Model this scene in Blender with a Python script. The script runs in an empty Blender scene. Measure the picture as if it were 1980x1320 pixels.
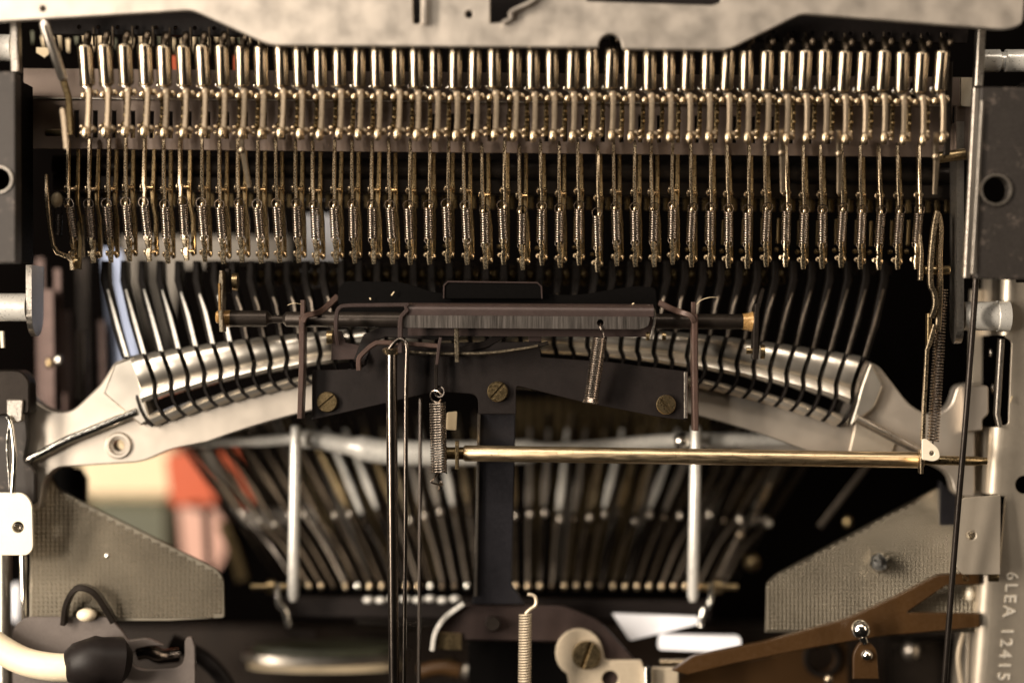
import bpy, math, random
from mathutils import Vector
random.seed(7)
R = math.radians
scn = bpy.context.scene
COL = scn.collection
# ------------------------------------------------------------------ camera
K = 0.00014            # metres per photo pixel in the plane of focus
D = 0.50               # camera to plane of focus
ZO = 0.14              # height of the optical axis
cam = bpy.data.cameras.new('camera'); camo = bpy.data.objects.new('camera', cam); COL.objects.link(camo)
camo.location = (0, -D, ZO); camo.rotation_euler = (R(90), 0, 0)
cam.sensor_width = 36; cam.lens = 36*D/(1980*K); cam.clip_start = 0.02; cam.clip_end = 20
cam.dof.use_dof = True; cam.dof.focus_distance = D - 0.0005; cam.dof.aperture_fstop = 2.5
scn.camera = camo
# ------------------------------------------------------------------ light
w = bpy.data.worlds.new('World'); scn.world = w; w.use_nodes = True
bg = w.node_tree.nodes['Background']; bg.inputs[0].default_value = (1.0, .86, .70, 1); bg.inputs[1].default_value = 0.007
def area(name, loc, target, sx, sy, power, col):
    l = bpy.data.lights.new(name, 'AREA'); l.shape = 'RECTANGLE'; l.size = sx; l.size_y = sy; l.energy = power; l.color = col
    o = bpy.data.objects.new(name, l); COL.objects.link(o); o.location = loc
    o.rotation_euler = (Vector(target) - Vector(loc)).to_track_quat('-Z', 'Y').to_euler()
    return o
area('key_lamp', (-.80, -.62, .28), (0, 0, .13), .16, .80, 24, (1, .87, .72))
area('window_lamp', (-.74, -1.15, .26), (-.08, 0, .13), .18, .30, 4.6, (1, .90, .78))  # unseen lamp added behind the camera to brighten the left-hand metal
area('fill_lamp', (.85, -.62, .40), (0, 0, .12), .10, .60, 2.4, (1, .80, .60))
area('top_lamp', (-.10, -.62, .92), (0, .02, .12), 1.2, .16, 7, (1, .88, .74))
scn.view_settings.view_transform = 'Standard'; scn.view_settings.look = 'None'
scn.view_settings.exposure = 0.15; scn.view_settings.gamma = 1.0
scn.render.engine = 'CYCLES'
# ------------------------------------------------------------------ materials
MT = {}
def mat(name, col, metal=0.0, rough=.4, var=.12, scale=900, bump=.0, spot=None, stretch=None, emit=None, rvar=.10, grid=None, spec=.5):
    m = bpy.data.materials.new(name); m.use_nodes = True; nt = m.node_tree; N = nt.nodes; L = nt.links
    b = N['Principled BSDF']
    b.inputs['Metallic'].default_value = metal; b.inputs['Specular IOR Level'].default_value = spec
    tc = N.new('ShaderNodeTexCoord'); mp = N.new('ShaderNodeMapping'); L.new(tc.outputs['Object'], mp.inputs[0])
    oi = N.new('ShaderNodeObjectInfo')
    if stretch: mp.inputs['Scale'].default_value = stretch
    n = N.new('ShaderNodeTexNoise'); n.inputs['Scale'].default_value = scale*2.5; n.inputs['Detail'].default_value = 5
    L.new(mp.outputs[0], n.inputs['Vector'])
    n2 = N.new('ShaderNodeTexNoise'); n2.inputs['Scale'].default_value = scale*.13; n2.inputs['Detail'].default_value = 3
    L.new(mp.outputs[0], n2.inputs['Vector'])
    av = N.new('ShaderNodeMath'); av.operation = 'ADD'; L.new(n.outputs['Fac'], av.inputs[0]); L.new(n2.outputs['Fac'], av.inputs[1])
    rv = N.new('ShaderNodeMath'); rv.operation = 'MULTIPLY_ADD'; L.new(oi.outputs['Random'], rv.inputs[0]); rv.inputs[1].default_value = .35; L.new(av.outputs[0], rv.inputs[2])
    mr = N.new('ShaderNodeMapRange'); mr.inputs[1].default_value = .7; mr.inputs[2].default_value = 1.65
    L.new(rv.outputs[0], mr.inputs[0])
    mx = N.new('ShaderNodeMix'); mx.data_type = 'RGBA'
    mx.inputs[6].default_value = tuple(max(0, c*(1-var*1.6)) for c in col)+(1,)
    mx.inputs[7].default_value = tuple(min(1, c*(1+var)) for c in col)+(1,)
    L.new(mr.outputs[0], mx.inputs[0])
    last = mx.outputs[2]
    if spot:
        v = N.new('ShaderNodeTexNoise'); v.inputs['Scale'].default_value = spot[1]; v.inputs['Detail'].default_value = 6; v.inputs['Roughness'].default_value = .7
        L.new(tc.outputs['Object'], v.inputs['Vector'])
        r2 = N.new('ShaderNodeMapRange'); r2.inputs[1].default_value = spot[2]; r2.inputs[2].default_value = spot[2]+.12
        L.new(v.outputs['Fac'], r2.inputs[0])
        m2 = N.new('ShaderNodeMix'); m2.data_type = 'RGBA'; L.new(r2.outputs[0], m2.inputs[0]); L.new(last, m2.inputs[6])
        m2.inputs[7].default_value = tuple(spot[0])+(1,); last = m2.outputs[2]
    L.new(last, b.inputs['Base Color'])
    rr = N.new('ShaderNodeMapRange'); rr.inputs[1].default_value = .25; rr.inputs[2].default_value = .75
    rr.inputs[3].default_value = max(.04, rough-rvar); rr.inputs[4].default_value = min(1, rough+rvar)
    L.new(n.outputs['Fac'], rr.inputs[0]); L.new(rr.outputs[0], b.inputs['Roughness'])
    if grid:
        sx = N.new('ShaderNodeSeparateXYZ'); L.new(tc.outputs['Object'], sx.inputs[0])
        s = []
        for ax in (0, 2):
            mu = N.new('ShaderNodeMath'); mu.operation = 'MULTIPLY'; L.new(sx.outputs[ax], mu.inputs[0]); mu.inputs[1].default_value = 2*math.pi/grid
            si = N.new('ShaderNodeMath'); si.operation = 'SINE'; L.new(mu.outputs[0], si.inputs[0]); s.append(si)
        mi = N.new('ShaderNodeMath'); mi.operation = 'MULTIPLY'; L.new(s[0].outputs[0], mi.inputs[0]); L.new(s[1].outputs[0], mi.inputs[1])
        bp = N.new('ShaderNodeBump'); bp.inputs['Strength'].default_value = 1; bp.inputs['Distance'].default_value = grid*.30
        L.new(mi.outputs[0], bp.inputs['Height']); L.new(bp.outputs[0], b.inputs['Normal'])
    elif bump:
        bp = N.new('ShaderNodeBump'); bp.inputs['Strength'].default_value = bump; bp.inputs['Distance'].default_value = .00008
        L.new(n.outputs['Fac'], bp.inputs['Height']); L.new(bp.outputs[0], b.inputs['Normal'])
    MT[name] = m
mat('nickel', (.55, .44, .30), 1, .28, .26, 1200, .12, spot=((.42, .32, .20), 1600, .66))
mat('tan_nickel', (.38, .305, .22), 1, .40, .12, 900, .1)
mat('tube_steel', (.36, .295, .215), 1, .25, .35, 30, rvar=.04)
mat('grey_block', (.030, .025, .022), .4, .46, .15, 900, .15, spot=((.115, .092, .078), 170, .56))
mat('dark_steel', (.17, .145, .125), 1, .22, .08, 60, rvar=.03)
mat('dim_steel', (.085, .066, .048), 1, .40, .3, 500)
mat('brass', (.40, .30, .165), 1, .32, .3, 900, .1, spot=((.26, .18, .08), 1500, .64))
mat('gold_rod', (.56, .43, .27), 1, .38, .22, 700, .35, spot=((.30, .21, .12), 900, .57), stretch=(.12, 1, 1))
mat('dark_brass', (.17, .125, .065), 1, .42, .4, 900, .25)
mat('tip_nickel', (.74, .61, .42), 1, .24, .12, 1200, .1)
mat('spring_steel', (.33, .275, .23), 1, .26, .12, 1200)
mat('chrome', (.80, .77, .71), 1, .16, .06, 400)
mat('bright_alloy', (.74, .72, .67), .45, .32, .06, 400)
mat('steel', (.55, .50, .44), 1, .34, .12, 900, .12)
mat('cast_alloy', (.58, .52, .45), .9, .43, .05, 60, rvar=.03)
mat('tooth_alloy', (.78, .72, .63), .95, .33, .04, 60, rvar=.03)
mat('plate_alloy', (.50, .45, .395), .9, .47, .035, 60, spot=((.475, .425, .37), 45, .58))
mat('frame_zinc', (.50, .44, .36), .75, .42, .08, 1600, .25, spot=((.34, .28, .21), 500, .66))
mat('white_tab', (.74, .67, .54), .25, .42, .05, 1000, .1)
mat('comb_plate', (.20, .152, .125), .5, .48, .12, 1200, .15)
mat('black_paint', (.0098, .0074, .0068), 0, .46, .25, 2200, .3, spec=.16, spot=((.030, .022, .016), 3500, .71))
mat('blue_black', (.0125, .0118, .0145), .1, .42, .3, 900, .2, spec=.35)
mat('black_oxide', (.030, .024, .020), .7, .34, .3, 1500, .2, spec=.3)
mat('rust_edge', (.060, .034, .026), .35, .45, .3, 2200, .5, spot=((.105, .066, .045), 2500, .60))
mat('cover_brown', (.040, .026, .023), .4, .40, .2, 1800, .25)
mat('scratched', (.125, .11, .10), .85, .36, .45, 500, .3, stretch=(2.2, 1, .10))
mat('worn_steel', (.34, .28, .20), 1, .34, .5, 900, .5)
mat('dark_rubber', (.0016, .0013, .0012), 0, .6, .2, 600, spec=.04)
mat('holder_grey', (.120, .100, .090), .3, .42, .12, 900, .15)
mat('typebar_black', (.010, .008, .007), .4, .40, .3, 700, .1, spec=.2)
mat('typebar_edge', (.26, .22, .18), 1, .36, .25, 700, .1)
mat('brown_paint', (.040, .0195, .0065), .05, .36, .18, 700, .12, spec=.35)
mat('stamp_white', (.84, .78, .68), .4, .32, .06, 900)
mat('cream', (.62, .50, .33), 0, .5, .08, 120)
mat('cable_white', (.74, .63, .46), 0, .42, .06, 300, .05, spot=((.50, .36, .19), 160, .68))
mat('red_plastic', (.40, .075, .028), 0, .4, .1, 200)
mat('pink_plastic', (.48, .28, .22), 0, .45, .1, 200)
mat('mauve_strip', (.11, .07, .06), .3, .45, .2, 200)
mat('grey_green', (.07, .073, .045), 0, .5, .12, 200)
mat('paper_blue', (.33, .39, .56), 0, .7, .1, 40)
mat('paper_grey', (.17, .152, .13), 0, .7, .1, 40)
mat('paper_white', (.74, .75, .80), 0, .7, .05, 60)
mat('backdrop_dark', (.0016, .0013, .0012), 0, .9, .3, 60, spec=.0)
mat('waffle', (.34, .30, .235), 1, .30, .04, 30, rvar=.02)
mat('pan_brown', (.012, .006, .0025), .1, .5, .3, 60, spec=.3)
mat('grease', (.30, .175, .065), .3, .25, .4, 900, .5)
mat('beige_plate', (.56, .47, .35), .5, .42, .08, 500, .1)
# ------------------------------------------------------------------ geometry helpers
def s_at(y): return K*(1+y*.001/D)                 # metres per pixel at depth y mm behind the plane of focus
def P(px, py, y=0.0):
    s = s_at(y); return Vector((s*(px-990), y*.001, ZO - s*(py-660)))
def tl(px): return .0085*(px-990)                   # the rows drop slightly to the right
class MB:
    def __init__(s): s.v = []; s.f = []; s.sm = []
    def add(s, vs, fs, smooth=True):
        o = len(s.v); s.v += [tuple(v) for v in vs]; s.f += [tuple(i+o for i in f) for f in fs]; s.sm += [smooth]*len(fs); return s
def frames(pts, ref):
    ref = Vector(ref); n = len(pts); out = []
    for i in range(n):
        a = pts[max(0, i-1)]; b = pts[min(n-1, i+1)]
        t = (b-a)
        t = t.normalized() if t.length > 1e-9 else Vector((0, 0, 1))
        u = t.cross(ref)
        if u.length < 1e-4: u = t.cross(Vector((1, 0, .01)))
        u.normalize(); v = u.cross(t).normalized()
        k = 1.0
        if 0 < i < n-1:
            t1 = pts[i]-pts[i-1]; t2 = pts[i+1]-pts[i]
            if t1.length > 1e-9 and t2.length > 1e-9:
                c = t1.normalized().dot(t2.normalized()); k = 1/max(.6, math.sqrt(max(0.05, (1+c)/2)))
        out.append((pts[i], u, v, k))
    return out
def sweep(mb, pts, w, d=None, ref=(0, 1, 0), n=12, rect=False, caps=True):
    """sweep a round (radius w / d) or chamfered rectangular (width w, depth d, in metres) section along pts"""
    m = len(pts)
    ws = w if isinstance(w, (list, tuple)) else [w]*m
    ds = ws if d is None else (d if isinstance(d, (list, tuple)) else [d]*m)
    vs = []; fs = []
    for (p, u, v, k), a, b in zip(frames(pts, ref), ws, ds):
        if rect:
            a /= 2; b /= 2; c = min(a, b)*.35
            sec = [(a-c, -b), (a, -b+c), (a, b-c), (a-c, b), (-a+c, b), (-a, b-c), (-a, -b+c), (-a+c, -b)]
        else:
            sec = [(a*math.cos(2*math.pi*q/n), b*math.sin(2*math.pi*q/n)) for q in range(n)]
        for x, y in sec: vs.append(p+u*x*k+v*y)
    q = 8 if rect else n
    for i in range(m-1):
        for j in range(q):
            fs.append((i*q+j, i*q+(j+1) % q, (i+1)*q+(j+1) % q, (i+1)*q+j))
    mb.add(vs, fs, True)
    if caps:
        o = len(mb.v)-len(vs)
        mb.f.append(tuple(o+j for j in reversed(range(q)))); mb.sm.append(False)
        mb.f.append(tuple(o+(m-1)*q+j for j in range(q))); mb.sm.append(False)
    return mb
def ball(mb, c, r, rz=None, seg=10, rings=6):
    rz = rz or r; vs = [c+Vector((0, 0, rz))]; fs = []
    for i in range(1, rings):
        a = math.pi*i/rings
        for j in range(seg):
            b = 2*math.pi*j/seg; vs.append(c+Vector((r*math.sin(a)*math.cos(b), r*math.sin(a)*math.sin(b), rz*math.cos(a))))
    vs.append(c-Vector((0, 0, rz))); last = len(vs)-1
    for j in range(seg):
        fs.append((0, 1+j, 1+(j+1) % seg))
        for i in range(rings-2):
            fs.append((1+i*seg+j, 1+(i+1)*seg+j, 1+(i+1)*seg+(j+1) % seg, 1+i*seg+(j+1) % seg))
        fs.append((1+(rings-2)*seg+j, last, 1+(rings-2)*seg+(j+1) % seg))
    return mb.add(vs, fs)
def boxm(mb, a, b, bev=0.0):
    """axis aligned chamfered box between two world corners"""
    x0, x1 = sorted((a[0], b[0])); y0, y1 = sorted((a[1], b[1])); z0, z1 = sorted((a[2], b[2]))
    c = min(bev or 1e9, .22*min(x1-x0, z1-z0, y1-y0))
    ring = lambda i, z: [(x0+c+i, y0+i, z), (x1-c-i, y0+i, z), (x1-i, y0+c+i, z), (x1-i, y1-c-i, z), (x1-c-i, y1-i, z), (x0+c+i, y1-i, z), (x0+i, y1-c-i, z), (x0+i, y0+c+i, z)]
    vs = ring(c, z0)+ring(0, z0+c)+ring(0, z1-c)+ring(c, z1); fs = []
    for i in range(3):
        for j in range(8): fs.append((i*8+j, i*8+(j+1) % 8, (i+1)*8+(j+1) % 8, (i+1)*8+j))
    fs.append(tuple(reversed(range(8)))); fs.append(tuple(24+j for j in range(8)))
    return mb.add(vs, fs, False)
def fillet(pts, seg=5):
    out = []; n = len(pts)
    for i in range(n):
        p = pts[i]
        if len(p) < 3 or p[2] <= 0: out.append((p[0], p[1])); continue
        a = Vector(pts[i-1][:2]); b = Vector(p[:2]); c = Vector(pts[(i+1) % n][:2])
        u = (a-b); v = (c-b); r = min(p[2], .48*u.length, .48*v.length)
        q0 = b+u.normalized()*r; q1 = b+v.normalized()*r
        for s in range(seg+1):
            t = s/seg; q = q0*(1-t)**2+b*2*t*(1-t)+q1*t*t; out.append((q.x, q.y))
    return out
def circ(x, y, r, n=16, ry=None): return [(x+r*math.cos(2*math.pi*i/n), y+(ry or r)*math.sin(2*math.pi*i/n)) for i in range(n)]
def rect(x0, y0, x1, y1, r=0): return [(x0, y0, r), (x1, y0, r), (x1, y1, r), (x0, y1, r)]
def plate(mb, outline, y, th, holes=(), bev=.6):
    """flat part given by a pixel outline; y = depth in mm (number or function of px,py); th = thickness in mm; bev in px"""
    cu = bpy.data.curves.new('c', 'CURVE'); cu.dimensions = '2D'; cu.fill_mode = 'BOTH'
    for pts in [outline]+list(holes):
        pp = fillet(pts); sp = cu.splines.new('POLY'); sp.points.add(len(pp)-1)
        for q, (a, b) in zip(sp.points, pp): q.co = (a*.01, -b*.01, 0, 1)
        sp.use_cyclic_u = True
    ext = th*.5/(K*1000)*.01
    bv = min(bev*.01, ext*.5)
    cu.extrude = ext-bv; cu.bevel_depth = bv; cu.bevel_resolution = 0; cu.offset = -bv
    o = bpy.data.objects.new('tmp', cu); me = o.to_mesh()
    vs = []
    for v in me.vertices:
        px, py = v.co.x*100, -v.co.y*100
        yy = y(px, py) if callable(y) else y
        q = P(px, py, yy); q.y += .001*th*(.5-v.co.z/(2*ext)); vs.append(q)
    fs = [tuple(p.vertices) for p in me.polygons]
    o.to_mesh_clear(); bpy.data.objects.remove(o); bpy.data.curves.remove(cu)
    return mb.add(vs, fs, False)
def px_r(r, y): return r*s_at(y)
def line(mb, pts, w, d=None, rectq=False, n=12, ref=(0, 1, 0), caps=True):
    """pts = (px,py,mm); w,d in px"""
    y0 = sum(p[2] for p in pts)/len(pts); s = s_at(y0)
    f = lambda q: None if q is None else ([a*s for a in q] if isinstance(q, (list, tuple)) else q*s)
    return sweep(mb, [P(*p) for p in pts], f(w), f(d), ref=ref, n=n, rect=rectq, caps=caps)
def smooth_path(pts, sub=6):
    pts = [Vector(p) for p in pts]; out = []
    for i in range(len(pts)-1):
        p0 = pts[max(0, i-1)]; p1 = pts[i]; p2 = pts[i+1]; p3 = pts[min(len(pts)-1, i+2)]
        for s in range(sub):
            t = s/sub
            out.append(.5*((2*p1)+(p2-p0)*t+(2*p0-5*p1+4*p2-p3)*t*t+(3*p1-p0-3*p2+p3)*t**3))
    out.append(pts[-1]); return [tuple(p) for p in out]
def coil(mb, a, b, rad, wire, turns, seg=14, n=6, flare=None):
    """helix between world points a and b, radius and wire radius in metres"""
    ax = (b-a); L = ax.length; ax.normalize(); u = ax.cross(Vector((0, 1, 0))).normalized(); v = ax.cross(u)
    pts = []; m = int(turns*seg)
    for i in range(m+1):
        t = i/m; an = 2*math.pi*turns*t
        r = rad*(flare(t) if flare else 1)
        pts.append(a+ax*L*t+(u*math.cos(an)+v*math.sin(an))*r)
    return sweep(mb, pts, wire, ref=ax, n=n)
def ring(mb, c, r, wire, normal=(0, 1, 0), seg=18, n=6, a0=0, a1=360):
    nn = Vector(normal).normalized(); u = nn.cross(Vector((.3, .1, 1))).normalized(); u = (Vector((1, 0, 0))-nn*nn.x).normalized(); v = nn.cross(u)
    pts = [c+(u*math.cos(R(a0+(a1-a0)*i/seg))+v*math.sin(R(a0+(a1-a0)*i/seg)))*r for i in range(seg+1)]
    return sweep(mb, pts, wire, ref=nn, n=n, caps=(a1-a0 < 360))
# ------------------------------------------------------------------ object helpers
def mesh_of(mb, name, org, angle=40):
    me = bpy.data.meshes.new(name); me.from_pydata([tuple(Vector(v)-org) for v in mb.v], [], mb.f)
    me.polygons.foreach_set('use_smooth', mb.sm)
    me.update()
    if any(mb.sm): me.set_sharp_from_angle(angle=R(angle))
    import bmesh
    bm = bmesh.new(); bm.from_mesh(me); bmesh.ops.recalc_face_normals(bm, faces=bm.faces); bm.to_mesh(me); bm.free()
    return me
def tag(o, label=None, cat=None, group=None, kind=None):
    if label: o['label'] = label
    if cat: o['category'] = cat
    if group: o['group'] = group
    if kind: o['kind'] = kind
    return o
def thing(name, label, cat, loc, group=None):
    o = bpy.data.objects.new(name, None); COL.objects.link(o); o.location = loc; o.empty_display_size = .004
    return tag(o, label, cat, group)
ABS = {}
def part(name, mb, m, parent, label=None):
    if parent.name not in ABS: ABS[parent.name] = parent.location.copy()
    org = ABS[parent.name]
    o = bpy.data.objects.new(name, mesh_of(mb, name, org)); COL.objects.link(o)
    o.data.materials.append(MT[m]); o.parent = parent; ABS[o.name] = org
    if label: o['label'] = label
    return o
def solo(name, mb, m, label=None, cat=None, group=None, kind=None):
    xs = [v[0] for v in mb.v]; ys = [v[1] for v in mb.v]; zs = [v[2] for v in mb.v]
    org = Vector(((min(xs)+max(xs))/2, (min(ys)+max(ys))/2, min(zs)))
    o = bpy.data.objects.new(name, mesh_of(mb, name, org)); COL.objects.link(o); o.location = org
    o.data.materials.append(MT[m]); ABS[o.name] = org
    return tag(o, label, cat, group, kind)
def kids(o): return [c for c in bpy.data.objects if c.parent is o]
def copy_tree(o, ch=None, parent=None):
    c = o.copy(); COL.objects.link(c); c.parent = parent
    for k in TREE.get(o.name, []): copy_tree(k, parent=c)
    return c
TREE = {}
def freeze(o):
    for c in bpy.data.objects:
        if c.parent: TREE.setdefault(c.parent.name, [])
    for c in bpy.data.objects:
        if c.parent and c not in TREE[c.parent.name]: TREE[c.parent.name].append(c)
def screw(name, parent, px, py, y, r, ang, m='brass', h=1.0):
    """slotted head facing the camera, slot cut as real geometry (two half discs over a base disc)"""
    mb = MB()
    plate(mb, circ(px, py, r, 24), y+h*.45, h*.55, bev=1)
    sl = r*.13; a = R(ang)
    for sgn in (1, -1):
        pts = []
        a0 = math.asin(.13)
        for i in range(13):
            t = a0+(math.pi-2*a0)*i/12
            x = r*.97*math.cos(t); yv = sgn*r*.97*math.sin(t)
            pts.append((px+x*math.cos(a)-yv*math.sin(a), py+x*math.sin(a)+yv*math.cos(a)))
        plate(mb, pts, y, h*.5, bev=1.2)
    return part(name, mb, m, parent)
# ================================================================== setting
mb = MB(); boxm(mb, P(-900, -500, 170), P(2900, 1900, 175)); solo('background_wall', mb, 'backdrop_dark', kind='structure')
mb = MB(); plate(mb, [(-300, 1215), (2300, 1200), (2300, 1700), (-300, 1700)], lambda x, y: 95-(y-1200)*.09, 2); solo('bottom_pan', mb, 'pan_brown', kind='structure')
# ================================================================== top carriage plate
t = thing('carriage_plate', 'wide bare metal plate with angled lower edge and half-round notch above the tubes', 'metal plate', P(990, 97, -22))
mb = MB()
notch = [(1157+0, 92)]+[(1180-23*math.cos(R(a)), 90-24*math.sin(R(a))) for a in range(0, 181, 20)]
outl = [(-90, -60), (-90, 47), (0, 42), (372, 20, 14), (522, 88, 20)]+notch+[(1206, 95), (1407, 97, 20), (1550, 27, 14), (1945, 58, 14), (1978, 48, 12), (1985, -60), (1396, -60), (1395, 4, 12), (1378, 10, 6), (1135, 2, 5), (1125, -60),
        (1060, -60), (1035, -4, 10), (985, 20, 6), (982, 42, 8), (948, 45, 3), (948, -60), (813, -60), (813, 46, 6), (799, 46, 5), (797, -60)]
plate(mb, outl, -22, 2.2, [circ(907, 28, 7), circ(83, 17, 5)], bev=2.2)
part('plate', mb, 'plate_alloy', t)
mb = MB(); line(mb, [(820, -60, -23.5), (820, 48, -23.5)], 9, 18, True); part('bent_flange', mb, 'plate_alloy', t)
mb = MB(); line(mb, smooth_path([(972, 44, -23.5), (987, 36, -23.5), (990, 22, -23.5), (1036, -4, -23.5), (1062, -60, -23.5)]), 7, 14, True); part('bent_lip', mb, 'plate_alloy', t)
# dark bar with small holes behind the tube tops
mb = MB()
plate(mb, [(95, -10), (1880, 0), (1870, 83), (1000, 76), (95, 66)], -9, 2, [circ(153+37.3*i, 52+tl(150+37.3*i)+8, 4, 8) for i in range(46)])
solo('drilled_bar', mb, 'black_paint', 'black drilled bar behind the tops of the tubes', 'bar')
# ================================================================== 45 plunger tubes
def make_tube():
    x = 990; ys = -16
    t = thing('plunger_tube', 'steel tube ending in a tan lever arm with a rounded knob', 'tube', P(x, 270, -15), 'row of tubes under the top plate')
    mb = MB(); s = s_at(-14)
    line(mb, [(x, 92, -15.6), (x, 92.5, -15.6), (x, 95, -15.5), (x, 168, -13.0), (x, 171, -12.9), (x, 172, -12.9)], [10, 13, 14.5, 14.5, 12, 8], n=20); part('tube', mb, 'tube_steel', t)
    mb = MB(); line(mb, [(x+3, 66, -14), (x+3, 70, -14), (x+3, 82, -15), (x+3, 93, -16)], [4, 7, 8, 5], n=12); cp = part('cap', mb, 'dim_steel', t)
    mb = MB(); line(mb, [(x+8, 58, -11), (x+9, 96, -11)], 4, 6, True); ball(mb, P(x+10, 76, -18), px_r(5.5, -18), px_r(8, -18)); part('cap_pin', mb, 'dim_steel', cp)
    mb = MB(); line(mb, [(x-1, 171, -11), (x+2, 184, -13)], [6, 5], n=10); part('neck', mb, 'steel', t)
    mb = MB(); ball(mb, P(x-13, 168, -12), px_r(5.5, -12), px_r(7, -12)); line(mb, [(x-15, 166, -12), (x-2, 178, -12)], 3.5, n=8); part('pin', mb, 'chrome', t)
    mb = MB(); line(mb, smooth_path([(x+4, 178, -14), (x+5, 200, -14.4), (x+4, 240, -14.8), (x+2, 270, -15)], 3), [9, 10, 10, 9, 9, 9, 9, 10, 10, 9], 14, True)
    ball(mb, P(x+4, 183, -14), px_r(8.5, -14), px_r(9, -14)); la = part('lever_arm', mb, 'tan_nickel', t)
    mb = MB(); ball(mb, P(x, 262, -16), px_r(6.5, -16), px_r(13, -16)); part('knob', mb, 'nickel', la)
    mb = MB(); ball(mb, P(x+11, 256, -14), px_r(7.5, -14), px_r(8, -14)); line(mb, [(x, 257, -14), (x+16, 256, -13)], 4, n=8); part('side_pin', mb, 'tan_nickel', la)
    mb = MB(); line(mb, [(x-14, 190, -12), (x+16, 186, -12)], 4.5, n=8); ball(mb, P(x+15, 186, -13), px_r(6, -13), px_r(8, -13)); ball(mb, P(x-9, 190, -13), px_r(6, -13), px_r(8, -13)); part('joint', mb, 'nickel', t)
    mb = MB()
    for q, yy in ((-17, 250), (-17, 262)): ball(mb, P(x+q, yy, -11), px_r(4.4, -11))
    part('rivet', mb, 'nickel', t)
    mb = MB()
    for q in range(4):
        ball(mb, P(x-11+random.uniform(-3, 3), 196+q*17, -8), px_r(random.uniform(4, 6.5), -8), px_r(7, -8), 8, 5)
    line(mb, [(x-10, 186, -7), (x-12, 262, -7)], 8, 12, True); part('link', mb, 'dark_brass', t)
    return t
tube0 = make_tube(); freeze(tube0)
pitch = 36.44*K
for i in range(45):
    o = tube0 if i == 0 else copy_tree(tube0)
    o.location.x = (i-22)*pitch + .0004
    o.location.z -= 0 if i else 0
base_z = P(990, 270, -15).z
n_t = 0
for o in bpy.data.objects:
    if o.get('category') == 'tube':
        o.location.z = base_z - o.location.x*.0085 + random.uniform(-.5, .5)*K*3
        o.rotation_euler = (R(random.uniform(-.6, .6)), R(random.uniform(-.5, .5)), R(random.uniform(-4, 4)))
tubes = sorted([o for o in bpy.data.objects if o.get('category') == 'tube'], key=lambda o: o.location.x)
tubes[0]['label'] = 'end tube of the row, next to the slanted corner link'
tubes[-1]['label'] = 'end tube of the row, next to the dark upright strip'
# ================================================================== comb plates
def slit(j): x = 148+36.35*j; return rect(x-4.2, 214+tl(x)+7, x+4.2, 266+tl(x)+7)
mb = MB(); plate(mb, [(58, 185), (1842, 199), (1842, 304), (58, 287)], 4.0, 1.2, [slit(j) for j in range(47)], bev=.8)
cpl = solo('slotted_comb_plate', mb, 'comb_plate', 'brown grey plate with narrow upright slots behind the lever arms', 'plate')
mb = MB(); line(mb, [(62, 190, 3.6), (1840, 204.5, 3.6)], 3, 5, True); lp = part('bright_lip', mb, 'steel', cpl)  # steel strip stands in for light caught on the bevelled top edge
mb = MB(); plate(mb, [(45, 132), (1900, 150), (1900, 206), (45, 190)], 7.5, 1.2, [rect(1760, 158, 1790, 190, 3)], bev=.8)
solo('upper_strip', mb, 'comb_plate', 'plain brown grey strip above the slotted plate', 'plate')
mb = MB(); plate(mb, [(1858, 150), (1884, 150), (1884, 207), (1858, 205)], -2, 1.5); solo('strip_end_tab', mb, 'white_tab', 'small pale tab at the end of the plain strip', 'tab')
mb = MB(); plate(mb, [(1848, 205), (1880, 206), (1878, 310), (1846, 308)], -1, 1.5); solo('comb_end_plate', mb, 'comb_plate', 'small brown grey end plate beside the slotted plate', 'plate')
mb = MB(); line(mb, [(1815, 305, -6), (1866, 298, -6)], 11, n=14); solo('comb_stop_pin', mb, 'brass', 'short brassy pin below the end of the slotted plate', 'pin')
# dark roller bar
t = thing('roller_bar', 'dark round bar running behind the upright wires', 'bar', P(990, 372, 14))
mb = MB(); line(mb, [(105, 322, 16), (1838, 340, 16)], 22, n=24, ref=(0, 1, 0)); part('roller', mb, 'black_oxide', t)
mb = MB(); line(mb, [(105, 353, 13), (1838, 372, 13)], 30, 20, True); part('rail', mb, 'black_oxide', t)
t = thing('tooth_comb', 'dark toothed comb hidden behind the small springs', 'comb', P(990, 405, 15))
mb = MB(); line(mb, [(110, 378, 18), (1830, 393, 18)], 8, 20, True); part('comb_bar', mb, 'black_oxide', t)
mb = MB(); line(mb, [(990, 380, 17), (990, 404, 17)], 10, 16, True); q0 = part('tooth', mb, 'dark_brass', t)
for j in range(1, 92):
    c = q0.copy(); COL.objects.link(c); c.parent = t; k = j//2 if j % 2 else -j//2
    c.location = (k*pitch*.53, 0, -k*pitch*.53*.0085)
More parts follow.
